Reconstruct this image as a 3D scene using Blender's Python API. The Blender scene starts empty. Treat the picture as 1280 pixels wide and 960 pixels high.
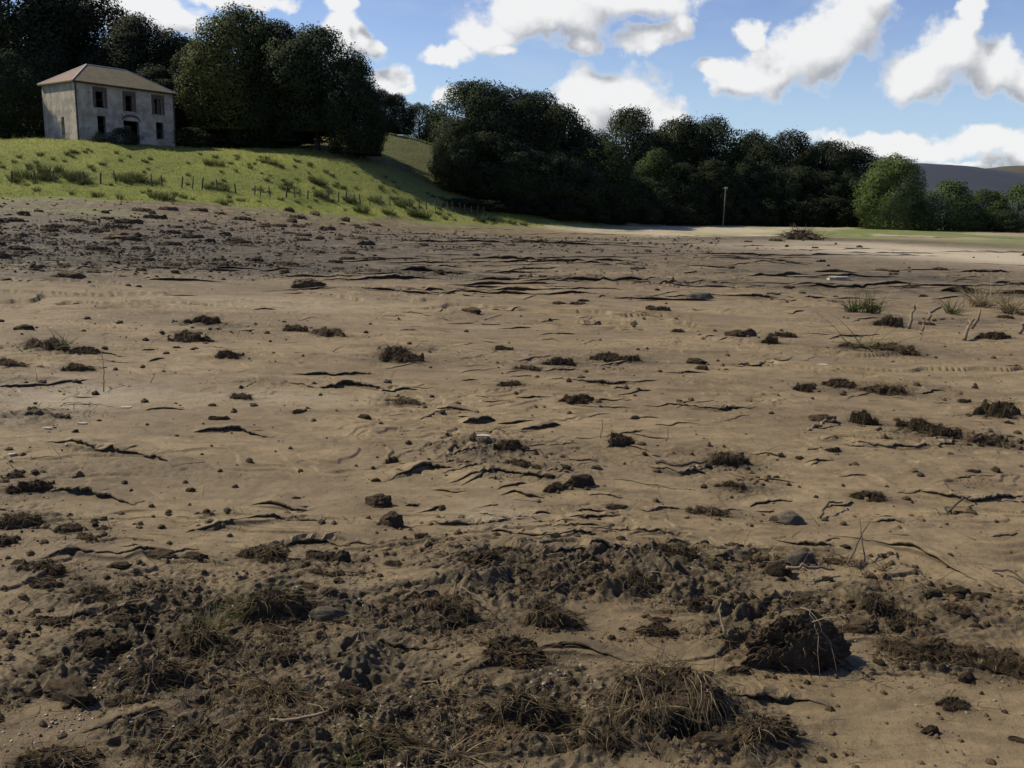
import bpy, bmesh, math, random
import numpy as np
from mathutils import Vector, Matrix

random.seed(7)
S = bpy.context.scene
COL = S.collection
R_ = math.radians

# ------------------------------------------------------------------ camera
F = 1085.0                      # focal length in pixels of a 1280 x 960 frame
CAM = np.array([0.0, 0.0, 1.6])
PITCH = math.atan((480 - 260) / F)
ROLL = R_(1.8)
_r = np.array([1.0, 0, 0]); _u = np.array([0, math.sin(PITCH), math.cos(PITCH)])
FWD = np.array([0, math.cos(PITCH), -math.sin(PITCH)])
RIGHT = math.cos(ROLL) * _r + math.sin(ROLL) * _u
UP = -math.sin(ROLL) * _r + math.cos(ROLL) * _u
SUN_AZ, SUN_EL = R_(-72), R_(45)      # azimuth from +Y towards +X

def ray(px, py):
    return FWD + RIGHT * ((px - 640) / F) - UP * ((py - 480) / F)

def at_depth(px, py, Y):
    d = ray(px, py)
    return CAM + d * (Y / d[1])

# ------------------------------------------------------------------ noise
_rng = np.random.RandomState(11)
_ga = np.linspace(0, 2 * np.pi, 256, endpoint=False)
_GX, _GY = np.cos(_ga).astype(np.float32), np.sin(_ga).astype(np.float32)
_G3 = _rng.normal(size=(256, 3)).astype(np.float32)
_G3 /= np.linalg.norm(_G3, axis=1)[:, None]

def _hash(ix, iy, s):
    n = (ix.astype(np.uint32) * np.uint32(374761393)) ^ (iy.astype(np.uint32) * np.uint32(668265263)) ^ np.uint32((s * 974711 + 12345) & 0xffffffff)
    n = (n ^ (n >> np.uint32(13))) * np.uint32(1274126177)
    n ^= n >> np.uint32(16)
    return (n & np.uint32(255)).astype(np.int32)

def noise2(x, y, seed=0):
    x0 = np.floor(x); y0 = np.floor(y)
    fx = (x - x0).astype(np.float32); fy = (y - y0).astype(np.float32)
    ix = x0.astype(np.int64); iy = y0.astype(np.int64)
    def g(dx, dy):
        h = _hash(ix + dx, iy + dy, seed)
        return _GX[h] * (fx - dx) + _GY[h] * (fy - dy)
    u = fx * fx * fx * (fx * (fx * 6 - 15) + 10); v = fy * fy * fy * (fy * (fy * 6 - 15) + 10)
    a = g(0, 0); b = g(1, 0); c = g(0, 1); d = g(1, 1)
    return ((a + u * (b - a)) * (1 - v) + (c + u * (d - c)) * v) * 1.5

def noise3(p, seed=0):
    p0 = np.floor(p); f = (p - p0).astype(np.float32); i = p0.astype(np.int64)
    w = f * f * f * (f * (f * 6 - 15) + 10)
    out = np.zeros(len(p), np.float32)
    for dx in (0, 1):
        for dy in (0, 1):
            for dz in (0, 1):
                h = _hash(i[:, 0] + dx, (i[:, 1] + dy) * 7919 + (i[:, 2] + dz) * 104729, seed)
                g = _G3[h]
                dot = g[:, 0] * (f[:, 0] - dx) + g[:, 1] * (f[:, 1] - dy) + g[:, 2] * (f[:, 2] - dz)
                wt = (w[:, 0] if dx else 1 - w[:, 0]) * (w[:, 1] if dy else 1 - w[:, 1]) * (w[:, 2] if dz else 1 - w[:, 2])
                out += dot * wt
    return out * 1.4

def nm(x, y, seed, w):
    """noise2 only where the weight w is above zero"""
    out = np.zeros(len(x), np.float32); i = np.where(w > 1e-3)[0]
    if len(i): out[i] = noise2(x[i], y[i], seed) * w[i]
    return out
def fbm2(x, y, seed, octs=3, gain=0.5):
    a = 1.0; s = 0
    for k in range(octs):
        s = s + a * noise2(x, y, seed + k); x = x * 2.03 + 3.1; y = y * 2.03 + 1.7; a *= gain
    return s

def sstep(e0, e1, x):
    t = np.clip((x - e0) / (e1 - e0), 0, 1)
    return t * t * (3 - 2 * t)

# ------------------------------------------------------------------ macro terrain (thin-plate spline)
_ctrl = []
def cp(px, py, Y): _ctrl.append(at_depth(px, py, Y))
def cw(x, y, z): _ctrl.append(np.array([x, y, z], float))
HC = at_depth(97, 174, 92)                         # near corner of the house
HZ = HC[2]
HA = R_(38)                                        # the front wall runs along this azimuth
HX = np.array([math.sin(HA), math.cos(HA)]); HY = np.array([-math.cos(HA), math.sin(HA)])
for x, y in ((0, 1), (-3, 2), (3, 2), (0, 8), (-6, 8), (6, 8), (0, 16), (12, 18), (-9, 16), (0, 30), (22, 32), (0, 48), (30, 50),
             (55, 70), (20, 72), (90, 110), (50, 110), (0, -20), (-25, -10), (25, -10), (140, 150), (60, 150), (-30, 5), (30, 5), (-40,-60), (40,-60), (200, 60), (-25, 28)):
    cw(x, y, 0)
for a in ((0, 262, 52), (0, 246, 66), (150, 250, 70), (300, 259, 76), (400, 266, 82), (520, 275, 88), (640, 281, 95), (760, 280, 110), (900, 280, 128), (1100, 284, 135), (1280, 290, 140),
          (15, 231, 75), (125, 230, 78), (203, 234, 80), (272, 239, 82), (338, 247, 84), (411, 255, 88), (512, 263, 92), (606, 272, 97),
          (230, 208, 88), (350, 220, 90), (450, 236, 93), (300, 187, 104), (380, 193, 99), (450, 207, 97), (480, 215, 98), (540, 240, 100), (600, 262, 100),
          (510, 205, 113), (500, 174, 132), (535, 178, 142), (400, 182, 116), (300, 180, 125), (20, 176, 96), (120, 180, 88)):
    cp(*a)
for u, v in ((0, 0), (11, 0), (0, 8), (11, 8), (5.5, -2)):
    q = HC[:2] + HX * u + HY * v; cw(q[0], q[1], HZ - (0.3 if v < 0 else 0))
for x, y, z in ((-80, 120, 12), (-60, 150, 15), (-110, 90, 11), (-120, 180, 22), (-30, 160, 15), (-5, 170, 8), (15, 140, 1), (30, 170, 1.5), (-70, 60, 5), (-100, 30, 5), (-60, 30, 1)):
    cw(x, y, z)
_C = np.array(_ctrl); _n = len(_C)
def _K(d2): return 0.5 * d2 * np.log(d2 + 1e-9)
_d2 = ((_C[:, None, :2] - _C[None, :, :2]) ** 2).sum(-1)
_A = np.zeros((_n + 3, _n + 3)); _A[:_n, :_n] = _K(_d2) + np.eye(_n) * 25.0
_A[:_n, _n] = 1; _A[:_n, _n + 1:] = _C[:, :2]; _A[_n, :_n] = 1; _A[_n + 1:, :_n] = _C[:, :2].T
_b = np.zeros(_n + 3); _b[:_n] = _C[:, 2]
_W = np.linalg.solve(_A, _b)

def macro(x, y):
    x = np.atleast_1d(np.asarray(x, float)); y = np.atleast_1d(np.asarray(y, float))
    out = np.empty(len(x))
    for i in range(0, len(x), 100000):
        xs, ys = x[i:i + 100000], y[i:i + 100000]
        z = _W[_n] + _W[_n + 1] * xs + _W[_n + 2] * ys
        for k in range(_n):
            z = z + _W[k] * _K((xs - _C[k, 0]) ** 2 + (ys - _C[k, 1]) ** 2)
        r = np.hypot(xs, ys)
        f = 1 - sstep(170, 330, r)
        near = sstep(12, 22, r)
        out[i:i + 100000] = np.clip(z, -3, 30) * f * near
    return out

macro_exact = macro
_mx = np.arange(-260, 261, 1.0); _my = np.arange(-60, 281, 1.0)
_MX, _MY = np.meshgrid(_mx, _my)
_MZ = macro_exact(_MX.ravel(), _MY.ravel()).reshape(_MX.shape)
def bilin(Z, fx, fy):
    i = np.clip(fy.astype(int), 0, Z.shape[0] - 2); j = np.clip(fx.astype(int), 0, Z.shape[1] - 2)
    u = np.clip(fx - j, 0, 1); v = np.clip(fy - i, 0, 1)
    return (Z[i, j] * (1 - u) + Z[i, j + 1] * u) * (1 - v) + (Z[i + 1, j] * (1 - u) + Z[i + 1, j + 1] * u) * v
def macro(x, y):
    return bilin(_MZ, np.atleast_1d(np.asarray(x, float)) + 260, np.atleast_1d(np.asarray(y, float)) + 60)
_ts = np.concatenate([np.geomspace(1.2, 30, 160), np.geomspace(30.3, 260, 420)])
def hit(px, py):
    """world point on the smooth terrain seen at a pixel of the photograph"""
    d = ray(px, py); d = d / math.hypot(d[0], d[1])
    P = CAM[None] + d[None] * _ts[:, None]
    g = P[:, 2] - macro(P[:, 0], P[:, 1])
    i = np.where(g < 0)[0]
    if len(i) == 0: return P[-1]
    i = i[0]
    if i == 0: return P[0]
    w = g[i - 1] / (g[i - 1] - g[i])
    return P[i - 1] * (1 - w) + P[i] * w

# foot of the grass slope in world plan, as a polyline
FOOT = [hit(px, py)[:2] for px, py in ((-300, 246), (-120, 246), (0, 246), (100, 248), (200, 252), (300, 259), (400, 266), (520, 275), (600, 279), (660, 282))]
FOOT += [at_depth(720, 280, 104)[:2], at_depth(900, 280, 127)[:2], at_depth(1100, 284, 136)[:2], at_depth(1280, 290, 142)[:2], at_depth(1600, 300, 150)[:2], (260, 150), (500, 120)]
FOOT = np.array([(-400, 20), (-150, 30)] + [tuple(p) for p in FOOT])

def seg_dist(x, y, P):
    """signed distance to a polyline (+ = on its left, i.e. the far side when it runs left to right), and the position along it 0..1"""
    best = np.full(x.shape, 1e9); sg = np.ones(x.shape); tt = np.zeros(x.shape)
    L = np.hypot(*np.diff(P, axis=0).T); cum = np.concatenate([[0], np.cumsum(L)])
    for i in range(len(P) - 1):
        a, b = P[i], P[i + 1]; dx, dy = b - a
        t = np.clip(((x - a[0]) * dx + (y - a[1]) * dy) / (dx * dx + dy * dy), 0, 1)
        ex = x - a[0] - t * dx; ey = y - a[1] - t * dy
        d = np.hypot(ex, ey); m = d < best
        best = np.where(m, d, best)
        sg = np.where(m, np.sign(dx * (y - a[1]) - dy * (x - a[0])), sg)
        tt = np.where(m, (cum[i] + t * L[i]) / cum[-1], tt)
    if (np.diff(P[:, 0]) > 0).all(): sg = np.where(y >= np.interp(x, P[:, 0], P[:, 1]), 1, -1)
    return best * np.where(sg == 0, 1, sg), tt

def grassness(x, y):
    out = np.full(x.shape, -20.0); i = np.where((np.hypot(x, y) > 34) | (y < 0))[0]
    if len(i) == 0: return out
    x, y = x[i], y[i]
    s, _ = seg_dist(x, y, FOOT)
    out[i] = s + 1.6 * noise2(x / 6, y / 6, 91) + 0.8 * noise2(x / 1.7, y / 1.7, 92)
    return out

# ------------------------------------------------------------------ mud zones: ellipses lying on the ground
def ell(px, py, dx, dy):
    c = hit(px, py); l = hit(px + dx, py); n = hit(px, min(py + dy, 1300))
    ax = l[:2] - c[:2]
    rx = math.hypot(*ax); ry = max(np.linalg.norm(n[:2] - c[:2]), 0.05)
    return c[0], c[1], rx, ry
def zone(lst):
    out = []
    for px, py, dx, dy, s in lst:
        out.append(ell(px, py, dx, dy) + (s,))
    return out
def splat(x, y, Z):
    s = np.zeros(x.shape)
    x0_, x1_, y0_, y1_ = x.min(), x.max(), y.min(), y.max()
    for cx, cy, rx, ry, w in Z:
        if cx + 2.3 * rx < x0_ or cx - 2.3 * rx > x1_ or cy + 2.3 * ry < y0_ or cy - 2.3 * ry > y1_: continue
        i = np.where((np.abs(x - cx) < 2.3 * rx) & (np.abs(y - cy) < 2.3 * ry))[0]
        if len(i) == 0: continue
        q = ((x[i] - cx) / rx) ** 2 + ((y[i] - cy) / ry) ** 2
        s[i] += w * np.exp(-q * 0.9)
    return s
Z_ROUGH = zone([(300, 760, 230, 45, .85), (650, 715, 220, 28, 1.1), (600, 830, 310, 70, .8), (180, 860, 220, 70, .6), (1420, 760, 120, 60, .6), (850, 740, 180, 45, 1.0), (830, 910, 160, 60, 1.1),
    (1000, 715, 110, 30, .8), (1200, 822, 110, 16, .9), (1090, 780, 70, 30, .7), (430, 930, 220, 60, 1.0), (60, 690, 60, 25, .6), (120, 745, 80, 20, .5),
    (610, 562, 80, 20, .8), (660, 590, 60, 14, .7), (505, 445, 50, 9, .8), (245, 412, 40, 10, .8), (770, 446, 45, 6, .7), (905, 578, 50, 16, .7), (1180, 548, 80, 13, .8),
    (1090, 487, 80, 7, .7), (30, 600, 50, 16, .7), (20, 650, 50, 16, .9), (930, 610, 50, 16, .5), (70, 440, 60, 6, .7), (500, 508, 50, 9, .7), (60, 485, 110, 7, .6), (30, 525, 90, 12, .6),
    (640, 348, 500, 5, .8), (150, 305, 300, 26, 1.5), (-60, 300, 150, 38, 1.4), (420, 285, 300, 13, 1.2), (330, 335, 200, 10, .8), (1120, 347, 220, 5, .9), (990, 358, 150, 4, .6), (1180, 400, 120, 9, .5), (1100, 440, 90, 7, .5),
    (900, 330, 260, 6, .35), (340, 418, 60, 6, .6), (700, 460, 60, 6, .6), (950, 672, 60, 12, .5)])
Z_ROUGH += zone([(60, 880, 130, 60, .85), (30, 800, 90, 40, .6), (1230, 770, 120, 20, .35), (250, 940, 200, 40, .8), (1000, 800, 120, 50, .5), (760, 312, 420, 12, .2)])
Z_SPILL = []
Z_BANK = zone([(150, 310, 220, 22, 1.2), (-60, 300, 150, 36, 1.2), (380, 283, 230, 12, .8), (330, 336, 170, 7, .9), (640, 300, 200, 8, .3)])
Z_SMOOTH = zone([(1130, 910, 150, 55, .9), (60, 780, 60, 20, .5), (760, 875, 30, 40, .2), (330, 560, 120, 40, .5), (1150, 650, 130, 30, .5), (560, 625, 140, 20, .4), (700, 640, 120, 12, .4)])
Z_DARK = zone([(700, 318, 620, 24, .2), (520, 820, 480, 110, .10), (1130, 900, 200, 70, .12), (200, 285, 360, 22, .6), (150, 315, 230, 18, 1.4), (20, 300, 120, 28, 1.4), (350, 333, 120, 8, .8), (60, 350, 160, 6, .8), (520, 340, 70, 3, 1.0), (640, 349, 330, 3, .6), (1090, 349, 160, 3, .8), (1240, 369, 70, 3, .9), (620, 830, 250, 60, .25), (820, 720, 140, 25, .35), (850, 930, 90, 40, .5), (430, 760, 60, 25, .3), (250, 830, 80, 40, .25), (1090, 300, 60, 4, .5)])  # dark peat and wet mud; near left, a cloud's shade painted in
Z_PALE = zone([(960, 288, 200, 5.5, 1.8), (1190, 316, 150, 6, .9), (1400, 330, 120, 9, 1.0), (1080, 305, 60, 3, .6), (820, 291, 140, 4, 1.2), (1250, 300, 60, 4, .4), (350, 500, 120, 8, .35), (90, 500, 100, 16, .45), (610, 645, 50, 18, .3), (700, 285, 60, 2, .4), (330, 380, 160, 8, .3)])
Z_GREEN = zone([(1200, 300, 120, 4, 1.5), (1290, 296, 70, 5, 1.2), (20, 258, 90, 4, 1.3), (860, 293, 60, 2.5, .5), (690, 283, 50, 2.5, .7), (560, 281, 80, 2, .6), (1000, 283, 200, 1.5, .4)])
Z_WET = zone([(60, 500, 140, 25, 1.0), (180, 470, 120, 12, .5), (620, 600, 90, 30, .4), (860, 640, 120, 30, .3)])

# scarps: the edges of the sand sheets (height in metres, polyline)
SCARPS = []
def sc(A, *pts):
    P = np.array([hit(*p)[:2] for p in pts])
    if P[0, 0] > P[-1, 0]: P = P[::-1]
    SCARPS.append((A, P))
sc(.07, (55, 556), (95, 562), (130, 568), (170, 570), (205, 573), (218, 584))
sc(.065, (232, 665), (265, 660), (290, 652), (330, 648), (368, 647))
sc(.075, (295, 693), (330, 685), (370, 677), (410, 675), (468, 684))
sc(.04, (515, 651), (560, 656), (600, 656), (640, 654))
sc(.055, (685, 660), (740, 660), (790, 665), (850, 671))
sc(.055, (812, 586), (850, 596), (884, 594))
sc(.04, (1040, 673), (1090, 680), (1140, 690), (1190, 715), (1240, 735), (1300, 757))
sc(.04, (650, 541), (672, 538), (702, 531)); sc(.04, (577, 533), (620, 526)); sc(.03, (545, 516), (590, 520))
sc(.045, (360, 483), (400, 490), (440, 487), (492, 494), (522, 489)); sc(.03, (365, 468), (420, 472), (470, 470))
sc(.03, (0, 490), (60, 484), (110, 478)); sc(.03, (120, 452), (165, 457))
sc(.03, (60, 612), (110, 612), (170, 624)); sc(.03, (310, 626), (385, 633))
sc(.03, (560, 600), (620, 590), (700, 600)); sc(.03, (470, 600), (540, 583), (575, 587))
sc(.11, (470, 300), (620, 303), (760, 306), (840, 311)); sc(.13, (498, 339), (530, 338), (572, 341)); sc(.1, (930, 349), (1000, 345), (1068, 351))
sc(.14, (1175, 367), (1230, 367), (1310, 371)); sc(.07, (830, 371), (870, 370), (930, 373), (985, 377)); sc(.06, (780, 372), (825, 370)); sc(.07, (950, 357), (1060, 360), (1150, 356))
sc(.07, (400, 352), (470, 352), (560, 350)); sc(.07, (640, 352), (760, 354), (830, 352)); sc(.09, (860, 318), (980, 320), (1080, 318)); sc(.09, (560, 325), (700, 330), (800, 328))
sc(.08, (560, 703), (620, 692), (700, 697), (770, 691), (850, 703), (920, 700)); sc(.06, (470, 760), (560, 745), (640, 752)); sc(.07, (560, 850), (640, 820), (720, 812), (800, 830))
sc(.05, (20, 705), (90, 690), (160, 697), (250, 690)); sc(.05, (60, 770), (150, 757), (230, 762)); sc(.05, (380, 820), (470, 800), (560, 812))
sc(.05, (1120, 815), (1180, 828), (1290, 842)); sc(.04, (900, 880), (960, 875), (1040, 885)); sc(.03, (1000, 420), (1060, 424), (1100, 420)); sc(.03, (700, 478), (760, 486), (820, 480))
sc(.03, (840, 508), (900, 517), (950, 512)); sc(.03, (1060, 560), (1130, 566), (1200, 560)); sc(.035, (1150, 618), (1210, 628), (1280, 622)); sc(.03, (240, 545), (300, 540), (340, 548))
sc(.05, (560, 900), (650, 880), (700, 905)); sc(.04, (100, 900), (200, 880), (300, 900))

LEDGES = [(A, P) for A, P in SCARPS]
_sr = random.Random(77)
for _k in range(460):
    if _k < 290:
        _py = 350 + 350 * _sr.random() ** .9; _L = _sr.uniform(14, 75) * (.5 + .6 * (_py - 350) / 340) * (1.6 if _sr.random() < .15 else 1); _A = _sr.uniform(.006, .022) * (1 + max(0, (450 - _py)) / 100)
    else: _py = _sr.uniform(284, 374); _L = _sr.uniform(30, 150) * (2 if _sr.random() < .25 else 1); _A = _sr.uniform(.018, .068)
    _px = (_sr.uniform(-240, 1500) if _sr.random() < .5 else _sr.gauss(680, 210)) if _k < 290 else _sr.uniform(-60, 1480) if _sr.random() < .4 else _sr.uniform(400, 1400); _sl = _sr.gauss(-.03, .13) if _k < 290 else _sr.gauss(.005, .012)
    if _py < 312 and _px < 350: continue
    if 200 < _px < 470 and 510 < _py < 630 and _k < 290: continue
    _P = np.array([hit(_px + _L * q, _py + _sl * _L * q + _sr.uniform(-.06, .06) * _L * (.5 if _k < 290 else .10))[:2] for q in (0, .3, .6, 1)])
    if (np.diff(_P[:, 0]) > 0).all(): LEDGES.append((_A, _P))
_LO = np.array([P.min(0) for A, P in SCARPS]) - 1.6; _HI = np.array([P.max(0) for A, P in SCARPS]) + 1.6; _HI[:, 1] += 1.0
PITS = [(862, 926, .075, .05, .11), (258, 868, .05, .04, .06), (556, 742, .09, .05, .04), (700, 905, .10, .06, .05), (120, 735, .08, .05, .04), (470, 850, .08, .05, .05), (385, 765, .08, .05, .03)]
PITS = [tuple(hit(a, b)[:2]) + (c_, d_, e_) for a, b, c_, d_, e_ in PITS]
def detail(x, y, g):
    """fine relief of the mud at plan points; g = how far inside the grass"""
    r = np.hypot(x, y) + 1e-3
    sp = np.maximum(r * 0.0011, r * r * 0.00028)
    def ok(lam): return np.clip((lam / sp - 2.0) / 3.0, 0, 1)
    wx = x + 0.7 * noise2(x / 2.2, y / 1.6, 1) + 0.12 * noise2(x / .45, y / .3, 2)
    wy = y + 0.5 * noise2(x / 2.5, y / 1.8, 3) + 0.10 * noise2(x / .4, y / .25, 4)
    rough = np.clip(splat(x, y, Z_ROUGH) - splat(x, y, Z_SMOOTH), 0, 1.3)
    rb = rough * np.clip(0.72 + 1.5 * fbm2(x / .8, y / .45, 5, 3), 0, 1.3)
    rough = np.clip(rb + 0.20 * sstep(.28, .7, fbm2(wx / 1.6, wy / .55, 8, 3)), 0, 1.25)
    h = 0.05 * noise2(x / 6, y / 5, 10) + 0.03 * noise2(wx / 2.2, wy / 1.3, 11) + 0.012 * noise2(wx / .8, wy / .45, 12) * ok(.45)
    # broken sheets of sand: masked terraces
    def terr(t, w):
        return np.floor(t) + sstep(.0, w, t - np.floor(t)) - t
    m1 = sstep(.0, .35, noise2(x / 1.9, y / 1.1, 24) + .18); k1 = ok(.5)
    h += 0.026 * terr(fbm2(wx / 2.4, wy / .8, 20, 4, .5) * 2.4, .06) * m1 * k1 * (.55 + .8 * rough)
    h += 0.012 * terr(fbm2(wx / .9, wy / .35, 26, 3, .5) * 2.2, .09) * sstep(.05, .4, noise2(x / 1.3, y / .9, 29) + .1) * ok(.25)
    i = np.where(r > 6)[0]
    if len(i):
        a_, b_, c_, d_ = wx[i], wy[i], x[i], y[i]
        h[i] += 0.075 * terr(fbm2(a_ / 8, b_ / 2.6, 30, 4, .5) * 2.5, .07) * sstep(6, 14, r[i]) * sstep(-.15, .3, noise2(c_ / 7, d_ / 4, 33)) * ok(1.4)[i]
    # ripples
    h += 0.0035 * np.sin((wy + .35 * wx) * 58 + 3 * noise2(x / .5, y / .5, 40)) * sstep(.1, .4, noise2(x / 1.5, y / 1.2, 41)) * ok(.11) * (1 - np.clip(rough, 0, 1))
    h += 0.002 * nm(x / .05, y / .035, 43, ok(.05)) + .005 * nm(x / .15, y / .09, 44, ok(.12))
    # torn, clotted ground
    n1 = nm(wx / .34, wy / .24, 50, rough); n2 = nm(wx / .13, wy / .085, 51, rough * ok(.12)); n3 = nm(x / .055, y / .042, 52, rough * ok(.05)); n4 = nm(x / .024, y / .02, 53, rough * ok(.022)); n5 = nm(x / .011, y / .010, 57, rough * ok(.010))
    h += (0.030 * (rough - np.abs(n1) * 2) * ok(.3) + 0.019 * (np.abs(n2) * 1.6) - .016 * np.abs(n3) * 2 + .012 * n3 + 0.0095 * n4 + .005 * n5 - .012 * rough)
    i = np.where((r > 14) & (rough > .01))[0]
    if len(i):
        big = noise2(wx[i] / 2.2, wy[i] / 1.2, 54) + .6 * noise2(x[i] / .9, y[i] / .8, 55)
        h[i] += rough[i] * sstep(14, 24, r[i]) * (.06 * np.abs(big) * ok(1.0)[i] + .10 * noise2(x[i] / .5, y[i] / .5, 56) * ok(.5)[i])
    scarp_shade = np.zeros(len(x), np.float32)
    near_ = (_LO[:, 0] < x.max()) & (_HI[:, 0] > x.min()) & (_LO[:, 1] < y.max()) & (_HI[:, 1] > y.min())
    for si in np.where(near_)[0]:
        A, P = SCARPS[si]; lo, hi = _LO[si], _HI[si]
        m = np.where((y > lo[1]) & (y < hi[1]) & (x > lo[0]) & (x < hi[0]))[0]
        if len(m) == 0: continue
        xs, ys = x[m], y[m]; rr = r[m]
        s, t = seg_dist(xs, ys, P)
        k = np.clip(rr / 7, 1, 3)
        s = s + (0.006 * noise2(xs / .05, ys / .05, 63) + 0.016 * noise2(xs / .16, ys / .12, 60) + .05 * noise2(xs / .5, ys / .4, 61)) * k
        end = sstep(0, .30, t) * sstep(0, .30, 1 - t)
        # beyond the ends of the polyline the distance fades it out
        wd = np.maximum(.008, sp[m] * .75)
        up = sstep(-wd, wd, s)
        prof = up * np.exp(-np.clip(s, 0, None) / (.55 * k)) - .16 * (1 - up) * np.exp(np.clip(s, None, 0) / (.07 * k))
        scarp_shade[m] = np.maximum(scarp_shade[m], end * sstep(-1.3 * wd - .05 * k * A / .05, -.2 * wd, s) * sstep(1.2 * wd, .2 * wd, s))  # where the scarp front's shade gets painted into the mud colour
        h[m] += A * np.where(rr < 9, .30, .35) * end * prof * (.75 + .5 * noise2(xs / .6, ys / .6, 62))
    for cx, cy, ra, rb_, dep in PITS:
        h -= dep * np.exp(-(((x - cx) / ra) ** 2 + ((y - cy) / rb_) ** 2) ** 1.5)
    gm = sstep(-.6, 1.0, g)
    hg = .10 * nm(x / 1.1, y / .9, 70, gm * ok(.9)) + .16 * nm(x / 3.4, y / 3, 71, gm) + .05 * nm(x / .5, y / .5, 72, gm * ok(.5))
    return h * (1 - gm) + hg, rough, scarp_shade
from concurrent.futures import ThreadPoolExecutor
def detail_all(x, y, g, step=40000):
    sl = [slice(i, i + step) for i in range(0, len(x), step)]
    with ThreadPoolExecutor(4) as ex: r = list(ex.map(lambda q: detail(x[q], y[q], g[q]), sl))
    return [np.concatenate([k[j] for k in r]) for j in range(3)]
# ------------------------------------------------------------------ mesh and object helpers
def mesh_np(name, verts, faces, mat=None, smooth=False, attrs=None):
    """faces: an int array (n, k) or a list of such arrays"""
    fl = faces if isinstance(faces, list) else [faces]
    fl = [np.asarray(f, np.int32) for f in fl if len(f)]
    me = bpy.data.meshes.new(name)
    v = np.asarray(verts, np.float32)
    me.vertices.add(len(v)); me.vertices.foreach_set('co', v.ravel())
    loops = np.concatenate([f.ravel() for f in fl]); tot = np.concatenate([np.full(len(f), f.shape[1], np.int32) for f in fl])
    start = np.concatenate([[0], np.cumsum(tot)[:-1]]).astype(np.int32)
    me.loops.add(len(loops)); me.loops.foreach_set('vertex_index', loops)
    me.polygons.add(len(tot)); me.polygons.foreach_set('loop_start', start); me.polygons.foreach_set('loop_total', tot)
    me.polygons.foreach_set('use_smooth', np.full(len(tot), smooth))
    me.update(calc_edges=True)
    for k, a in (attrs or {}).items():
        at = me.attributes.new(k, 'FLOAT', 'POINT'); at.data.foreach_set('value', np.asarray(a, np.float32))
    if mat: me.materials.append(mat)
    return me

def link(name, me, parent=None, loc=None):
    o = bpy.data.objects.new(name, me); COL.objects.link(o)
    if parent: o.parent = parent
    if loc is not None: o.location = loc
    return o
def tag(o, label=None, cat=None, group=None, kind=None):
    for k, v in (('label', label), ('category', cat), ('group', group), ('kind', kind)):
        if v: o[k] = v
    return o
def empty(name, loc, rz=0, scale=(1, 1, 1)):
    o = bpy.data.objects.new(name, None); COL.objects.link(o)
    o.location = loc; o.rotation_euler = (0, 0, rz); o.scale = scale; o.empty_display_size = .1
    return o

class MB:
    """collects arrays of verts and faces into one mesh"""
    def __init__(s): s.v = []; s.q = []; s.t = []; s.n = 0
    def add(s, v, f):
        v = np.asarray(v, float).reshape(-1, 3); f = np.asarray(f, np.int64)
        (s.q if f.shape[1] == 4 else s.t).append(f + s.n); s.v.append(v); s.n += len(v)
    def box(s, lo, hi, M=None):
        x0, y0, z0 = lo; x1, y1, z1 = hi
        v = np.array([(x0, y0, z0), (x1, y0, z0), (x1, y1, z0), (x0, y1, z0), (x0, y0, z1), (x1, y0, z1), (x1, y1, z1), (x0, y1, z1)], float)
        if M is not None: v = v @ np.array(M.to_3x3()).T + np.array(M.translation)
        s.add(v, [(0, 3, 2, 1), (4, 5, 6, 7), (0, 1, 5, 4), (1, 2, 6, 5), (2, 3, 7, 6), (3, 0, 4, 7)])
    def tube(s, P, rad, n=7, cap=True, wob=0):
        P = np.asarray(P, float); rad = np.broadcast_to(rad, (len(P),))
        d = np.gradient(P, axis=0); d /= np.linalg.norm(d, axis=1)[:, None] + 1e-12
        ref = np.array([0, 0, 1.0]) if abs(d[:, 2]).mean() < .8 else np.array([1.0, 0, 0])
        a = np.cross(d, ref); a /= np.linalg.norm(a, axis=1)[:, None] + 1e-12; b = np.cross(d, a)
        th = np.linspace(0, 2 * np.pi, n, endpoint=False)
        rr = rad[:, None] * (1 + wob * np.random.RandomState(len(P) + n).uniform(-1, 1, (len(P), n)))
        V = P[:, None] + rr[..., None] * (np.cos(th)[None, :, None] * a[:, None] + np.sin(th)[None, :, None] * b[:, None])
        k = len(P); i = np.arange(k - 1)[:, None] * n; j = np.arange(n)[None]; j2 = (j + 1) % n
        f = np.stack([i + j, i + j2, i + n + j2, i + n + j], -1).reshape(-1, 4)
        V = V.reshape(-1, 3)
        s.add(V, f)
        if cap:
            base = s.n - len(V)
            for off, p, flip in ((0, P[0], True), ((k - 1) * n, P[-1], False)):
                s.v.append(np.array([p])); c = s.n; s.n += 1
                t = np.stack([np.full(n, c), base + off + np.arange(n), base + off + (np.arange(n) + 1) % n], -1)
                s.t.append(t[:, ::-1] if flip else t)
    def mesh(s, name, mat=None, smooth=False):
        fl = []
        if s.q: fl.append(np.concatenate(s.q))
        if s.t: fl.append(np.concatenate(s.t))
        return mesh_np(name, np.concatenate(s.v), fl, mat, smooth)
    def obj(s, name, mat=None, parent=None, smooth=False, loc=None):
        return link(name, s.mesh(name, mat, smooth), parent, loc)

_ICO = {}
def ico(sub):
    if sub not in _ICO:
        bm = bmesh.new(); bmesh.ops.create_icosphere(bm, subdivisions=sub, radius=1)
        bm.verts.ensure_lookup_table()
        _ICO[sub] = (np.array([v.co[:] for v in bm.verts]), np.array([[v.index for v in f.verts] for f in bm.faces]))
        bm.free()
    return _ICO[sub]

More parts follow.
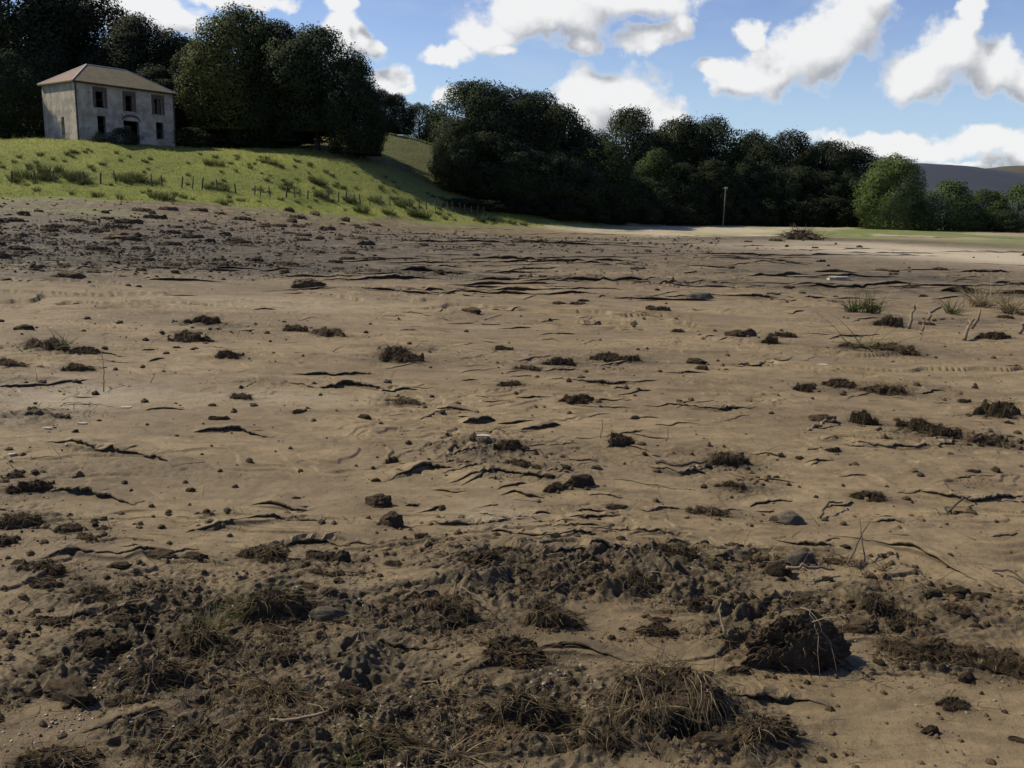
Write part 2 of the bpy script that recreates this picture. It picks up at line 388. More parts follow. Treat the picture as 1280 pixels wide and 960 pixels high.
def strands(roots, dirs, length, width, rng, droop=.6, segs=4, curl=.5):
    """ribbons that start at roots along dirs and bend down; returns verts, quads"""
    n = len(roots)
    P = roots.copy(); d = dirs / (np.linalg.norm(dirs, axis=1)[:, None] + 1e-9)
    side = np.cross(d, rng.normal(size=(n, 3))); side /= np.linalg.norm(side, axis=1)[:, None] + 1e-9
    V = []
    for k in range(segs + 1):
        w = width * (1 - .85 * k / segs)
        V.append(P - side * w[:, None]); V.append(P + side * w[:, None])
        d = d + np.array([0, 0, -droop / segs]) + rng.normal(size=(n, 3)) * curl / segs
        d /= np.linalg.norm(d, axis=1)[:, None] + 1e-9
        P = P + d * (length / segs)[:, None]
    V = np.stack(V, 1)                                  # n, 2(segs+1), 3
    m = 2 * (segs + 1); base = np.arange(n)[:, None] * m
    q = np.concatenate([np.stack([base + 2 * k, base + 2 * k + 1, base + 2 * k + 3, base + 2 * k + 2], -1) for k in range(segs)], 1)
    return V.reshape(-1, 3), q.reshape(-1, 4)

# ------------------------------------------------------------------ materials
class NT:
    def __init__(s, tree): s.t = tree; s.N = tree.nodes; s.L = tree.links
    def n(s, typ, **kw):
        nd = s.N.new(typ)
        for k, v in kw.items():
            if k in ('op',): nd.operation = v
            elif hasattr(nd, k): setattr(nd, k, v)
        return nd
    def put(s, sock, v):
        if hasattr(v, 'is_linked') or isinstance(v, bpy.types.NodeSocket): s.L.new(v, sock)
        elif isinstance(v, (tuple, list)):
            v = tuple(v)
            sock.default_value = v + (1,) if len(v) == 3 and len(sock.default_value) == 4 else v
        else: sock.default_value = v
    def math(s, op, a, b=0.0, c=None, clamp=False):
        nd = s.n('ShaderNodeMath', op=op); nd.use_clamp = clamp
        s.put(nd.inputs[0], a); s.put(nd.inputs[1], b)
        if c is not None: s.put(nd.inputs[2], c)
        return nd.outputs[0]
    def mix(s, f, a, b):
        nd = s.n('ShaderNodeMix'); nd.data_type = 'RGBA'
        s.put(nd.inputs[0], f); s.put(nd.inputs[6], a); s.put(nd.inputs[7], b)
        return nd.outputs[2]
    def noise(s, vec, scale, detail=4, rough=.55, dist=0.0):
        nd = s.n('ShaderNodeTexNoise'); s.put(nd.inputs['Vector'], vec)
        nd.inputs['Scale'].default_value = scale; nd.inputs['Detail'].default_value = detail
        nd.inputs['Roughness'].default_value = rough; nd.inputs['Distortion'].default_value = dist
        return nd.outputs['Fac']
    def ramp(s, f, lo, hi):
        nd = s.n('ShaderNodeMapRange'); nd.interpolation_type = 'SMOOTHSTEP'
        s.put(nd.inputs[0], f); s.put(nd.inputs[1], lo); s.put(nd.inputs[2], hi)
        return nd.outputs[0]
    def scale(s, vec, sc_):
        nd = s.n('ShaderNodeMapping'); s.put(nd.inputs[0], vec); nd.inputs['Scale'].default_value = sc_
        return nd.outputs[0]
    def attr(s, name):
        nd = s.n('ShaderNodeAttribute'); nd.attribute_name = name; return nd.outputs['Fac']
    def bump(s, h, dist, strength=1.0):
        nd = s.n('ShaderNodeBump'); nd.inputs['Distance'].default_value = dist; nd.inputs['Strength'].default_value = strength
        s.put(nd.inputs['Height'], h); return nd.outputs[0]

def new_mat(name):
    m = bpy.data.materials.new(name); m.use_nodes = True
    t = NT(m.node_tree); b = m.node_tree.nodes['Principled BSDF']
    return m, t, b
def pos(t): return t.n('ShaderNodeNewGeometry').outputs['Position']
def objc(t): return t.n('ShaderNodeTexCoord').outputs['Object']

def speckled(name, c1, c2, scale=8, rough=.85, c3=None, s3=40, bump=.0, spec=.3, coord='obj', rand=.25, silt=None):
    m, t, b = new_mat(name)
    v = objc(t) if coord == 'obj' else pos(t)
    f = t.ramp(t.noise(v, scale, 5, .6), .35, .65)
    c = t.mix(f, c1, c2)
    if c3: c = t.mix(t.ramp(t.noise(v, s3, 3, .6), .58, .7), c, c3)
    if silt:                                             # silt settled on the upper side
        nz = t.n('ShaderNodeSeparateXYZ'); t.put(nz.inputs[0], t.n('ShaderNodeNewGeometry').outputs['Normal'])
        c = t.mix(t.math('MULTIPLY', t.ramp(nz.outputs[2], .35, .95), t.ramp(t.noise(v, 5, 5, .7), .42, .6)), c, silt)
    if rand:
        oi = t.n('ShaderNodeObjectInfo').outputs['Random']
        h = t.n('ShaderNodeHueSaturation'); t.put(h.inputs['Color'], c)
        t.put(h.inputs['Value'], t.math('MULTIPLY_ADD', oi, 2 * rand, 1 - rand)); c = h.outputs[0]
    t.put(b.inputs['Base Color'], c); b.inputs['Roughness'].default_value = rough
    b.inputs['Specular IOR Level'].default_value = spec
    if bump: t.put(b.inputs['Normal'], t.bump(t.noise(v, scale * 4, 5, .7), bump))
    return m

def leafy(name, c1, c2, trans=.25, rand=.3, scale=.35, rough=.85, yellow=None):
    m, t, b = new_mat(name)
    v = objc(t)
    isl = t.n('ShaderNodeNewGeometry').outputs['Random Per Island']
    c = t.mix(isl, c1, c2)
    oi = t.n('ShaderNodeObjectInfo').outputs['Random']
    if yellow: c = t.mix(t.math('MULTIPLY', t.ramp(oi, .3, 1.0), .6), c, yellow)
    h = t.n('ShaderNodeHueSaturation'); t.put(h.inputs['Color'], c)
    t.put(h.inputs['Value'], t.math('MULTIPLY_ADD', oi, 2 * rand, 1 - rand)); c = h.outputs[0]
    t.put(b.inputs['Base Color'], c); b.inputs['Roughness'].default_value = rough; b.inputs['Specular IOR Level'].default_value = .12 if rough > .5 else .3
    tr = t.n('ShaderNodeBsdfTranslucent'); t.put(tr.inputs[0], c)
    mx = t.n('ShaderNodeMixShader'); mx.inputs[0].default_value = trans
    t.L.new(b.outputs[0], mx.inputs[1]); t.L.new(tr.outputs[0], mx.inputs[2])
    t.L.new(mx.outputs[0], m.node_tree.nodes['Material Output'].inputs[0])
    return m

def mud_material():
    m, t, b = new_mat('mud')
    p = pos(t)
    big = t.ramp(t.noise(t.scale(p, (.45, 1.2, 1)), .7, 6, .65, .5), .38, .64)
    med = t.ramp(t.noise(t.scale(p, (1, 2.2, 1)), 3.0, 6, .65, .6), .36, .66)
    fine = t.noise(p, 28, 5, .7)
    grain = t.noise(p, 260, 2, .6)
    c = t.mix(big, (.217, .160, .086), (.142, .103, .057))
    c = t.mix(t.math('MULTIPLY', med, .6), c, (.094, .068, .036))
    c = t.mix(t.math('MULTIPLY', t.ramp(t.noise(t.scale(p, (.35, 2.5, 1)), 1.3, 6, .7, .5), .55, .75), .55), c, (.062, .044, .025))
    # thin dark organic streaks and crumbly mottling
    c = t.mix(t.math('MULTIPLY', t.ramp(t.noise(t.scale(p, (3, 13, 6)), 1.0, 7, .75, .8), .56, .72), .6), c, (.058, .041, .023))
    c = t.mix(t.math('MULTIPLY', t.ramp(t.noise(p, 17, 6, .8), .52, .70), .38), c, (.060, .043, .024))
    c = t.mix(t.math('MULTIPLY', t.ramp(t.noise(p, 11, 6, .8), .48, .30), .35), c, (.27, .21, .115))
    rg = t.math('MULTIPLY', t.attr('rough'), t.ramp(t.noise(p, 6, 6, .7), .24, .54), clamp=True)
    c = t.mix(t.math('MULTIPLY', rg, .85), c, t.mix(t.ramp(fine, .4, .65), (.024, .0185, .010), (.066, .050, .027)))
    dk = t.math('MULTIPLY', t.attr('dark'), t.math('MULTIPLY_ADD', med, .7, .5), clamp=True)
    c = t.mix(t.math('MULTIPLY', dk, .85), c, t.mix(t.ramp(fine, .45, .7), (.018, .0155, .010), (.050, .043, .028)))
    c = t.mix(t.math('MULTIPLY', t.attr('scarp'), .85), c, t.mix(fine, (.026, .019, .011), (.062, .045, .026)))  # shade of scarp fronts and ledge undercuts painted in near black
    pale = t.math('MULTIPLY', t.attr('pale'), t.math('MULTIPLY_ADD', fine, 1.0, .45), clamp=True)
    c = t.mix(pale, c, (.36, .305, .215))
    gr = t.math('MULTIPLY', t.attr('green'), t.ramp(t.noise(t.scale(p, (.10, .05, 1)), 1.0, 8, .7), .40, .56), clamp=True)
    c = t.mix(gr, c, t.mix(fine, (.095, .130, .030), (.14, .150, .045)))
    # grains and pale flecks
    c = t.mix(t.math('MULTIPLY', t.ramp(grain, .56, .72), .4), c, (.28, .225, .145))
    c = t.mix(t.math('MULTIPLY', t.ramp(grain, .46, .3), .35), c, (.035, .025, .015))
    t.put(b.inputs['Base Color'], c)
    wet = t.math('MULTIPLY', t.attr('wet'), t.ramp(t.noise(t.scale(p, (1, 2, 1)), 2.5, 5, .65), .45, .62), clamp=True)
    t.put(b.inputs['Roughness'], t.math('MULTIPLY_ADD', wet, -.40, .80))
    b.inputs['Specular IOR Level'].default_value = .28
    h = t.math('ADD', t.math('MULTIPLY', t.noise(p, 26, 7, .75), .011), t.math('MULTIPLY', grain, .0018))
    t.put(b.inputs['Normal'], t.bump(h, 1.0, .9))
    return m

def pasture_material():
    m, t, b = new_mat('pasture')
    p = pos(t)
    a = t.ramp(t.noise(t.scale(p, (1, .6, 1)), .16, 5, .6, .5), .38, .64)
    c = t.mix(a, (.19, .205, .048), (.150, .172, .040))
    c = t.mix(t.math('MULTIPLY', t.ramp(t.noise(p, .55, 6, .7), .5, .72), .7), c, (.19, .185, .06))
    c = t.mix(t.math('MULTIPLY', t.ramp(t.noise(t.scale(p, (1, .5, 1)), 1.6, 5, .7), .5, .7), .7), c, (.062, .082, .024))
    rough = t.ramp(t.attr('rank'), .2, .9)
    c = t.mix(rough, c, t.mix(t.noise(p, .7, 5, .7), (.035, .05, .018), (.10, .092, .04)))
    t.put(b.inputs['Base Color'], c); b.inputs['Roughness'].default_value = .9; b.inputs['Specular IOR Level'].default_value = .15
    t.put(b.inputs['Normal'], t.bump(t.noise(p, 3.5, 6, .75), .25, .9))
    return m

SUN_ROT = SUN_AZ
CB = 8.4
EXPO = 0.33
# ------------------------------------------------------------------ ground sheets
M_MUD = mud_material(); M_PAST = pasture_material()
_side = R_(47) + (R_(180) - R_(47)) * (np.linspace(0, 1, 46)[1:] ** 1.5)
AZ = np.concatenate([-_side[::-1], np.linspace(-R_(47), R_(47), 1440), _side])
_inv = np.arange(1 / 1.9, 1 / 62, -0.40 / (868 * 1.6))
RR = np.concatenate([[.25, .6, 1.0, 1.3, 1.55, 1.75], 1 / _inv, np.geomspace(62.8, 175, 130), np.geomspace(180, 4000, 26)])
nA, nR = len(AZ), len(RR)
_A2, _R2 = np.meshgrid(AZ, RR)
GX_ = (_R2 * np.sin(_A2)).ravel(); GY_ = (_R2 * np.cos(_A2)).ravel()
def _chunks(f, n, step=40000):
    with ThreadPoolExecutor(4) as ex: return list(ex.map(f, [slice(i, i + step) for i in range(0, n, step)]))
GG_ = np.concatenate(_chunks(lambda k: grassness(GX_[k], GY_[k]), len(GX_)))
_dh, G_ROUGH, G_SCARP_SHADE = detail_all(GX_, GY_, GG_)
GZ_ = np.concatenate(_chunks(lambda k: macro_exact(GX_[k], GY_[k]), len(GX_))) + _dh
GZ_ -= np.clip(np.hypot(GX_, GY_) - 400, 0, None) * .004
_GZ2 = GZ_.reshape(nR, nA)
def ground(x, y):
    """height of the finished ground sheet"""
    x = np.atleast_1d(np.asarray(x, float)); y = np.atleast_1d(np.asarray(y, float))
    a = np.interp(np.arctan2(x, y), AZ, np.arange(nA)); r = np.interp(np.hypot(x, y), RR, np.arange(nR))
    return bilin(_GZ2, a, r)
def gz(x, y): return float(ground([x], [y])[0])
def build_ledges():
    """crisp broken rims of the dried silt sheets: thin crusts with an undercut edge"""
    VV, QQ, SC, n0 = [], [], [], 0
    for k_, (A, P) in enumerate(LEDGES):
        r_ = float(np.hypot(*P.mean(0)))
        A = min(A, .006 + .0052 * r_) if r_ < 9 else A
        if r_ < 4.4: A = min(A, .022)
        seg = np.hypot(*np.diff(P, axis=0).T); cum = np.concatenate([[0], np.cumsum(seg)]); L_ = cum[-1]
        r = float(np.hypot(*P.mean(0))); k = min(max(r / 6, .7), 3.5)
        n = int(np.clip(L_ / (.014 * max(1, r / 5)), 10, 160)); t_ = np.linspace(0, 1, n)
        x = np.interp(t_ * L_, cum, P[:, 0]); y = np.interp(t_ * L_, cum, P[:, 1])
        y += .034 * k * noise2(x / (.35 * k) + k_, y * 0 + 3.3 * k_, 401) + .028 * k * noise2(x / (.085 * k), y * 0 + 1.7 * k_, 402) + .013 * k * noise2(x / (.028 * k), y * 0 + k_, 403)
        tx = np.gradient(x); ty = np.gradient(y); l = np.hypot(tx, ty); nx, ny = ty / l, -tx / l
        Ac = A * np.sin(np.pi * t_) ** .55 * np.clip(.7 + .9 * noise2(x / (.25 * k) + 9, y * 0 + 5.1 * k_, 404), .15, 1.3)
        B = (.07 + 4.0 * A) * k ** .5
        rows = []
        for off, dz, f, s_ in ((-B, -.010, 0, 0), (-B * .45, -.002, .55, 0), (-.02 * k, 0, .92, 0), (0, 0, 1, .1), (.004, 0, .72, 1), (-.012 * k, -.004, .25, 1), (-.02 * k, -.03, 0, 1)):  # last value: how much undercut shade is painted on the row
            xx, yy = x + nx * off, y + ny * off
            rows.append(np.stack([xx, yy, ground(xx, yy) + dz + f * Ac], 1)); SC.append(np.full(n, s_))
        m = len(rows); VV.append(np.concatenate(rows))
        i = np.arange(m - 1)[:, None] * n; j = np.arange(n - 1)[None]
        QQ.append(np.stack([i + j, i + j + 1, i + n + j + 1, i + n + j], -1).reshape(-1, 4)[:, ::-1] + n0); n0 += m * n
    V = np.concatenate(VV); sc_ = np.concatenate(SC)
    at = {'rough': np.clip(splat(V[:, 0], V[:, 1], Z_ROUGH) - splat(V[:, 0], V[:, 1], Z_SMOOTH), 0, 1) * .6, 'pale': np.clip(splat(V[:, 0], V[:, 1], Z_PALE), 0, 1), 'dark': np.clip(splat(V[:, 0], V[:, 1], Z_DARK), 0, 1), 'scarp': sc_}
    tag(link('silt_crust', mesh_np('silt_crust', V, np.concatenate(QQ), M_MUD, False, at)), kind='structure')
def build_ground():
    x, y, g, rough, scarp_shade = GX_, GY_, GG_, G_ROUGH, G_SCARP_SHADE
    V = np.stack([x, y, GZ_], 1)
    i = np.arange(nR - 1)[:, None] * nA; j = np.arange(nA - 1)[None]
    q = np.stack([i + j, i + j + 1, i + nA + j + 1, i + nA + j], -1).reshape(-1, 4)[:, ::-1]
    gf = g[q].mean(1) > 0
    def part(mask, name, mat, att, smooth=True):
        f = q[mask]; used = np.unique(f); mp = np.full(len(V), -1, np.int64); mp[used] = np.arange(len(used))
        xs, ys = x[used], y[used]
        return link(name, mesh_np(name, V[used], mp[f], mat, smooth, att(xs, ys, used)))
    def att_mud(xs, ys, used):
        return {'rough': np.clip(rough[used] + .8 * splat(xs, ys, Z_SPILL), 0, 1), 'pale': np.clip(splat(xs, ys, Z_PALE), 0, 1), 'dark': np.clip(splat(xs, ys, Z_DARK), 0, 1), 'scarp': scarp_shade[used],
                'green': np.clip(splat(xs, ys, Z_GREEN) + sstep(-5, .5, g[used]) * .8, 0, 1), 'wet': np.clip(splat(xs, ys, Z_WET), 0, 1)}
    def att_gr(xs, ys, used):
        c = at_depth(515, 195, 120)
        rk = np.exp(-(((xs - c[0]) / 14) ** 2 + ((ys - c[1] - 8) / 26) ** 2) * .8) * 1.2
        s = at_depth(300, 180, 113); rk += np.exp(-(((xs - s[0]) / 30) ** 2 + ((ys - s[1]) / 10) ** 2)) * .5
        return {'rank': np.clip(rk, 0, 1)}
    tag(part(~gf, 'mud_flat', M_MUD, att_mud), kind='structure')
    tag(part(gf, 'grass_hillside', M_PAST, att_gr), kind='structure')

# distant hills
M_HILL = speckled('hazy_heather', (.020, .026, .040), (.028, .034, .046), scale=.004, c3=(.036, .045, .025), s3=.006, coord='pos', rand=0, rough=.95)  # blue of the hazy distance is put into this hill's colour
M_HILL2 = speckled('sunlit_moor', (.060, .050, .036), (.048, .044, .030), scale=.003, coord='pos', rand=0, rough=.95)
def hills(name, pts, D, depth, seed, mat=None):
    """a ridge whose skyline passes the listed picture points at distance D"""
    xs = np.array([p[0] for p in pts], float); ys = np.array([p[1] for p in pts], float)
    n = 160; m = 26
    px = np.linspace(xs[0], xs[-1], n)
    py = np.interp(px, xs, ys)
    k = np.ones(9) / 9; py = np.convolve(np.pad(py, 4, mode='edge'), k, 'valid')
    V = []
    for j in range(m):
        t = j / (m - 1)                                  # 0 = foot, ridge at .55, 1 = behind
        for a, b in zip(px, py):
            top = at_depth(a, b, D); hz = top[2]
            f = math.sin(min(t / .55, 1) * math.pi / 2) ** 1.3 if t <= .55 else 1 - .6 * ((t - .55) / .45) ** 2
            Y = D + (t - .55) * depth
            V.append((top[0] + 0 * Y, Y, hz * f - 12 * (1 - f)))
    V = np.array(V)
    V[:, 2] += 0.03 * V[:, 2].clip(0) * fbm2(V[:, 0] / 260, V[:, 1] / 260, seed, 4) * 2
    i = np.arange(m - 1)[:, None] * n; j = np.arange(n - 1)[None]
    q = np.stack([i + j, i + j + 1, i + n + j + 1, i + n + j], -1).reshape(-1, 4)
    return tag(link(name, mesh_np(name, V, q, mat or M_HILL, True)), kind='structure')
hills('moorland_hill', [(880, 250), (980, 226), (1080, 205), (1140, 201), (1190, 206), (1280, 221), (1360, 238), (1500, 262)], 1500, 900, 5)
hills('moorland_hill', [(1150, 235), (1220, 214), (1260, 207), (1330, 206), (1450, 212), (1600, 235)], 2600, 1400, 6, M_HILL2)
# ------------------------------------------------------------------ sky, clouds and sun
W = bpy.data.worlds.new('World'); S.world = W; W.use_nodes = True
t = NT(W.node_tree); bg = W.node_tree.nodes['Background']
sky = t.n('ShaderNodeTexSky'); sky.sky_type = 'NISHITA'; sky.sun_disc = False
sky.sun_elevation = SUN_EL; sky.sun_rotation = SUN_ROT; sky.altitude = 200; sky.air_density = 1.1; sky.dust_density = .15; sky.ozone_density = 2.6
WSTR = .085
bg.inputs['Strength'].default_value = WSTR

CLOUDS = [  # picture position, half sizes in pixels, tilt in degrees
 (925, 100, 44, 25, 12), (965, 78, 52, 36, 25), (1020, 62, 62, 44, 20), (1062, 28, 52, 48, 10), (942, 44, 20, 20, 0), (1085, -10, 40, 30, 0),
 (1150, 94, 52, 36, 5), (1185, 62, 46, 44, 0), (1214, 18, 24, 30, 0), (1238, 84, 58, 36, 0), (1290, 96, 60, 28, 0),
 (738, 122, 56, 46, 0), (785, 126, 54, 44, -15), (828, 152, 44, 30, -15), (720, 150, 60, 40, 0),
 (682, 14, 104, 30, 0), (775, -8, 104, 30, 0), (610, 40, 44, 26, 0), (560, 66, 46, 15, 8), (630, 63, 20, 13, 0), (728, 48, 36, 17, 0), (818, 44, 52, 21, 14), (852, 26, 20, 18, 0),
 (425, 46, 28, 32, -30), (452, 50, 36, 15, -20), (424, 8, 22, 16, 0), (487, 98, 27, 22, -20), (502, 112, 18, 8, 0), (560, 116, 28, 18, 30),
 (170, 14, 90, 30, 0), (215, 22, 50, 20, 0), (300, -6, 90, 14, 0), (60, -20, 120, 24, 0),
 (1120, 180, 130, 17, 0), (1250, 172, 110, 20, 5), (1330, 200, 120, 30, 0), (1180, 206, 110, 8, 0), (890, 86, 26, 16, 0), (905, 98, 24, 12, 0),
 (640, -160, 420, 60, 0), (200, -330, 260, 90, 0), (1250, -260, 260, 80, 0), (1700, 60, 160, 70, 0), (-350, 90, 200, 60, 0), (-300, -220, 200, 80, 0)]
G = bpy.data.node_groups.new('cloud_field', 'ShaderNodeTree')
G.interface.new_socket('P', in_out='INPUT', socket_type='NodeSocketVector'); G.interface.new_socket('D', in_out='OUTPUT', socket_type='NodeSocketFloat'); G.interface.new_socket('Smooth', in_out='OUTPUT', socket_type='NodeSocketFloat')
g = NT(G); gi = g.n('NodeGroupInput'); go = g.n('NodeGroupOutput')
P0 = gi.outputs[0]
def nz_vec(scale, amp, dt):
    nd = g.n('ShaderNodeTexNoise'); g.put(nd.inputs['Vector'], P0); nd.inputs['Scale'].default_value = scale; nd.inputs['Detail'].default_value = dt; nd.inputs['Roughness'].default_value = .55
    a = g.n('ShaderNodeVectorMath', op='SUBTRACT'); g.put(a.inputs[0], nd.outputs['Color']); a.inputs[1].default_value = (.5, .5, .5)
    b = g.n('ShaderNodeVectorMath', op='SCALE'); g.put(b.inputs[0], a.outputs[0]); b.inputs['Scale'].default_value = amp
    return b.outputs[0]
w1 = g.n('ShaderNodeVectorMath', op='ADD'); g.put(w1.inputs[0], P0); g.put(w1.inputs[1], nz_vec(16, .055, 5))
sep = g.n('ShaderNodeSeparateXYZ'); g.put(sep.inputs[0], w1.outputs[0])
acc = None
for px, py, rx, ry, rot in CLOUDS:
    d = ray(px, py)
    mp = g.n('ShaderNodeMapping'); mp.vector_type = 'TEXTURE'
    cb_ = g.n('ShaderNodeCombineXYZ'); g.put(cb_.inputs[0], sep.outputs[0]); g.put(cb_.inputs[1], sep.outputs[1])
    if acc is not None: g.put(cb_.inputs[2], acc)       # only orders the evaluation: z is scaled away
    g.put(mp.inputs['Vector'], cb_.outputs[0]); mp.inputs['Location'].default_value = (d[0] / d[1], d[2] / d[1], 0)
    mp.inputs['Rotation'].default_value = (0, 0, R_(rot) - ROLL); mp.inputs['Scale'].default_value = (rx / F, ry / F, 1e7)
    ln = g.n('ShaderNodeVectorMath', op='LENGTH'); g.put(ln.inputs[0], mp.outputs[0])
    acc = ln.outputs['Value'] if acc is None else g.math('SMOOTH_MIN', acc, ln.outputs['Value'], .22)
puff = g.n('ShaderNodeTexNoise'); g.put(puff.inputs['Vector'], P0); puff.inputs['Scale'].default_value = 34; puff.inputs['Detail'].default_value = 6; puff.inputs['Roughness'].default_value = .58
D0 = g.math('SUBTRACT', 1.0, acc)
D0 = g.math('ADD', D0, g.math('MULTIPLY', g.math('SUBTRACT', puff.outputs['Fac'], .5), 1.1))
g.put(go.inputs[0], D0); g.put(go.inputs[1], g.math('ADD', g.math('SUBTRACT', 1.0, acc), g.math('MULTIPLY', g.math('SUBTRACT', puff.outputs['Fac'], .5), .55)))
tc = t.n('ShaderNodeTexCoord').outputs['Generated']
sx = t.n('ShaderNodeSeparateXYZ'); t.put(sx.inputs[0], tc)
yy = t.math('MAXIMUM', sx.outputs[1], .08)
cx = t.n('ShaderNodeCombineXYZ'); t.put(cx.inputs[0], t.math('DIVIDE', sx.outputs[0], yy)); t.put(cx.inputs[1], t.math('DIVIDE', sx.outputs[2], yy))
def field(off, k=0):
    v = cx.outputs[0]
    if off:
        a = t.n('ShaderNodeVectorMath', op='ADD'); t.put(a.inputs[0], v); a.inputs[1].default_value = off; v = a.outputs[0]
    n_ = t.n('ShaderNodeGroup'); n_.node_tree = G; t.put(n_.inputs[0], v); return n_.outputs[k]
D = field(None); DS = field((-.022, .030, 0), 1)
alpha = t.math('MULTIPLY', t.ramp(D, .0, .40), t.ramp(sx.outputs[1], .06, .2))
SM = field(None, 1)
shade = t.math('MULTIPLY', t.ramp(t.math('SUBTRACT', DS, SM), -.45, .50), t.ramp(D, -.05, .4))       # cloud between this point and the sun
lit = t.mix(shade, (CB * 1.0, CB * 1.0, CB * 1.0), (CB * .46, CB * .48, CB * .52))
# thin veil low in the sky
hs = t.n('ShaderNodeHueSaturation'); t.put(hs.inputs['Color'], sky.outputs[0]); hs.inputs['Hue'].default_value = .522; hs.inputs['Saturation'].default_value = 1.12; hs.inputs['Value'].default_value = 1.15
skyc = hs.outputs[0]
haze_f = t.math('MULTIPLY', t.ramp(sx.outputs[2], .26, .0), .75)
veil = t.math('MULTIPLY', t.ramp(t.noise(t.scale(tc, (3, 3, 9)), 2.2, 7, .65, .4), .45, .85), .30)
skyc = t.mix(t.math('MAXIMUM', veil, 0.0), skyc, (CB * .62, CB * .70, CB * .80))
skyc = t.mix(haze_f, skyc, (CB * .52, CB * .72, CB * .98))
t.put(bg.inputs['Color'], t.mix(t.math('MULTIPLY', alpha, .97), skyc, lit))
W.cycles.sampling_method = 'NONE'

L = bpy.data.lights.new('sun', 'SUN'); L.energy = 5.0; L.angle = R_(.5); L.color = (1, .905, .70)
so = bpy.data.objects.new('sun', L); COL.objects.link(so)
sd = Vector((math.sin(SUN_AZ) * math.cos(SUN_EL), math.cos(SUN_AZ) * math.cos(SUN_EL), math.sin(SUN_EL)))
so.rotation_euler = sd.to_track_quat('Z', 'Y').to_euler(); so.location = (-30, 20, 60)

cd = bpy.data.cameras.new('camera'); co = bpy.data.objects.new('camera', cd); COL.objects.link(co)
Mx = Matrix(((RIGHT[0], UP[0], -FWD[0], CAM[0]), (RIGHT[1], UP[1], -FWD[1], CAM[1]), (RIGHT[2], UP[2], -FWD[2], CAM[2]), (0, 0, 0, 1)))
co.matrix_world = Mx; cd.sensor_width = 36; cd.lens = 36 * F / 1280; cd.clip_start = .05; cd.clip_end = 9000
S.camera = co
S.view_settings.view_transform = 'Standard'; S.view_settings.look = 'None'; S.view_settings.exposure = EXPO; S.view_settings.gamma = 1
S.render.engine = 'CYCLES'
S.cycles.use_denoising = True; S.cycles.denoiser = 'OPENIMAGEDENOISE'; S.cycles.max_bounces = 4; S.cycles.diffuse_bounces = 2; S.cycles.transmission_bounces = 3
# ------------------------------------------------------------------ the roofed but empty house
M_WALL = speckled('lime_render', (.41, .37, .30), (.24, .215, .172), scale=.9, c3=(.17, .15, .12), s3=1.7, bump=.02, rand=0, rough=.95)
M_STAIN = speckled('bare_brick_margin', (.105, .083, .066), (.075, .06, .05), scale=4, bump=.01, rand=0, rough=.95)
M_TIN_G = speckled('mossy_slate', (.125, .104, .056), (.098, .08, .043), scale=1.2, c3=(.07, .058, .024), s3=3, rand=0, rough=.8)
M_TIN_R = speckled('rusty_slate', (.145, .088, .062), (.118, .074, .052), scale=1.2, c3=(.16, .11, .08), s3=3, rand=0, rough=.8)
M_FLASH = speckled('lead_flashing', (.50, .46, .42), (.40, .36, .32), scale=3, rand=0, rough=.6)
M_TIMBER = speckled('rotten_timber', (.055, .047, .040), (.035, .030, .027), scale=6, rand=0)
M_DARK = speckled('unlit_inside', (.035, .032, .03), (.025, .023, .022), scale=2, rand=0)  # dimness of the closed rooms put into the inner walls' colour
M_SILL = speckled('stone_sill', (.33, .31, .28), (.25, .235, .21), scale=6, rand=0)

def wall_panel(W_, H_, T_, holes):
    """wall in the x-z plane, outer face at y = 0, inner at y = T_, with real openings"""
    xs = sorted({0, W_} | {h[0] for h in holes} | {h[1] for h in holes}); zs = sorted({0, H_} | {h[2] for h in holes} | {h[3] for h in holes})
    m = MB()
    def inside(x, z): return any(h[0] < x < h[1] and h[2] < z < h[3] for h in holes)
    for i in range(len(xs) - 1):
        for k in range(len(zs) - 1):
            x0, x1, z0, z1 = xs[i], xs[i + 1], zs[k], zs[k + 1]
            if inside((x0 + x1) / 2, (z0 + z1) / 2): continue
            m.add([(x0, 0, z0), (x1, 0, z0), (x1, 0, z1), (x0, 0, z1)], [(0, 1, 2, 3)])
            m.add([(x0, T_, z0), (x1, T_, z0), (x1, T_, z1), (x0, T_, z1)], [(3, 2, 1, 0)])
    for x0, x1, z0, z1 in holes:
        m.add([(x0, 0, z0), (x0, T_, z0), (x0, T_, z1), (x0, 0, z1)], [(0, 1, 2, 3)]); m.add([(x1, 0, z0), (x1, T_, z0), (x1, T_, z1), (x1, 0, z1)], [(3, 2, 1, 0)])
        m.add([(x0, 0, z1), (x0, T_, z1), (x1, T_, z1), (x1, 0, z1)], [(0, 1, 2, 3)]); m.add([(x0, 0, z0), (x0, T_, z0), (x1, T_, z0), (x1, 0, z0)], [(3, 2, 1, 0)])
    m.add([(0, 0, H_), (W_, 0, H_), (W_, T_, H_), (0, T_, H_)], [(0, 1, 2, 3)])
    m.add([(0, 0, 0), (0, T_, 0), (0, T_, H_), (0, 0, H_)], [(0, 1, 2, 3)]); m.add([(W_, 0, 0), (W_, T_, 0), (W_, T_, H_), (W_, 0, H_)], [(3, 2, 1, 0)])
    return m

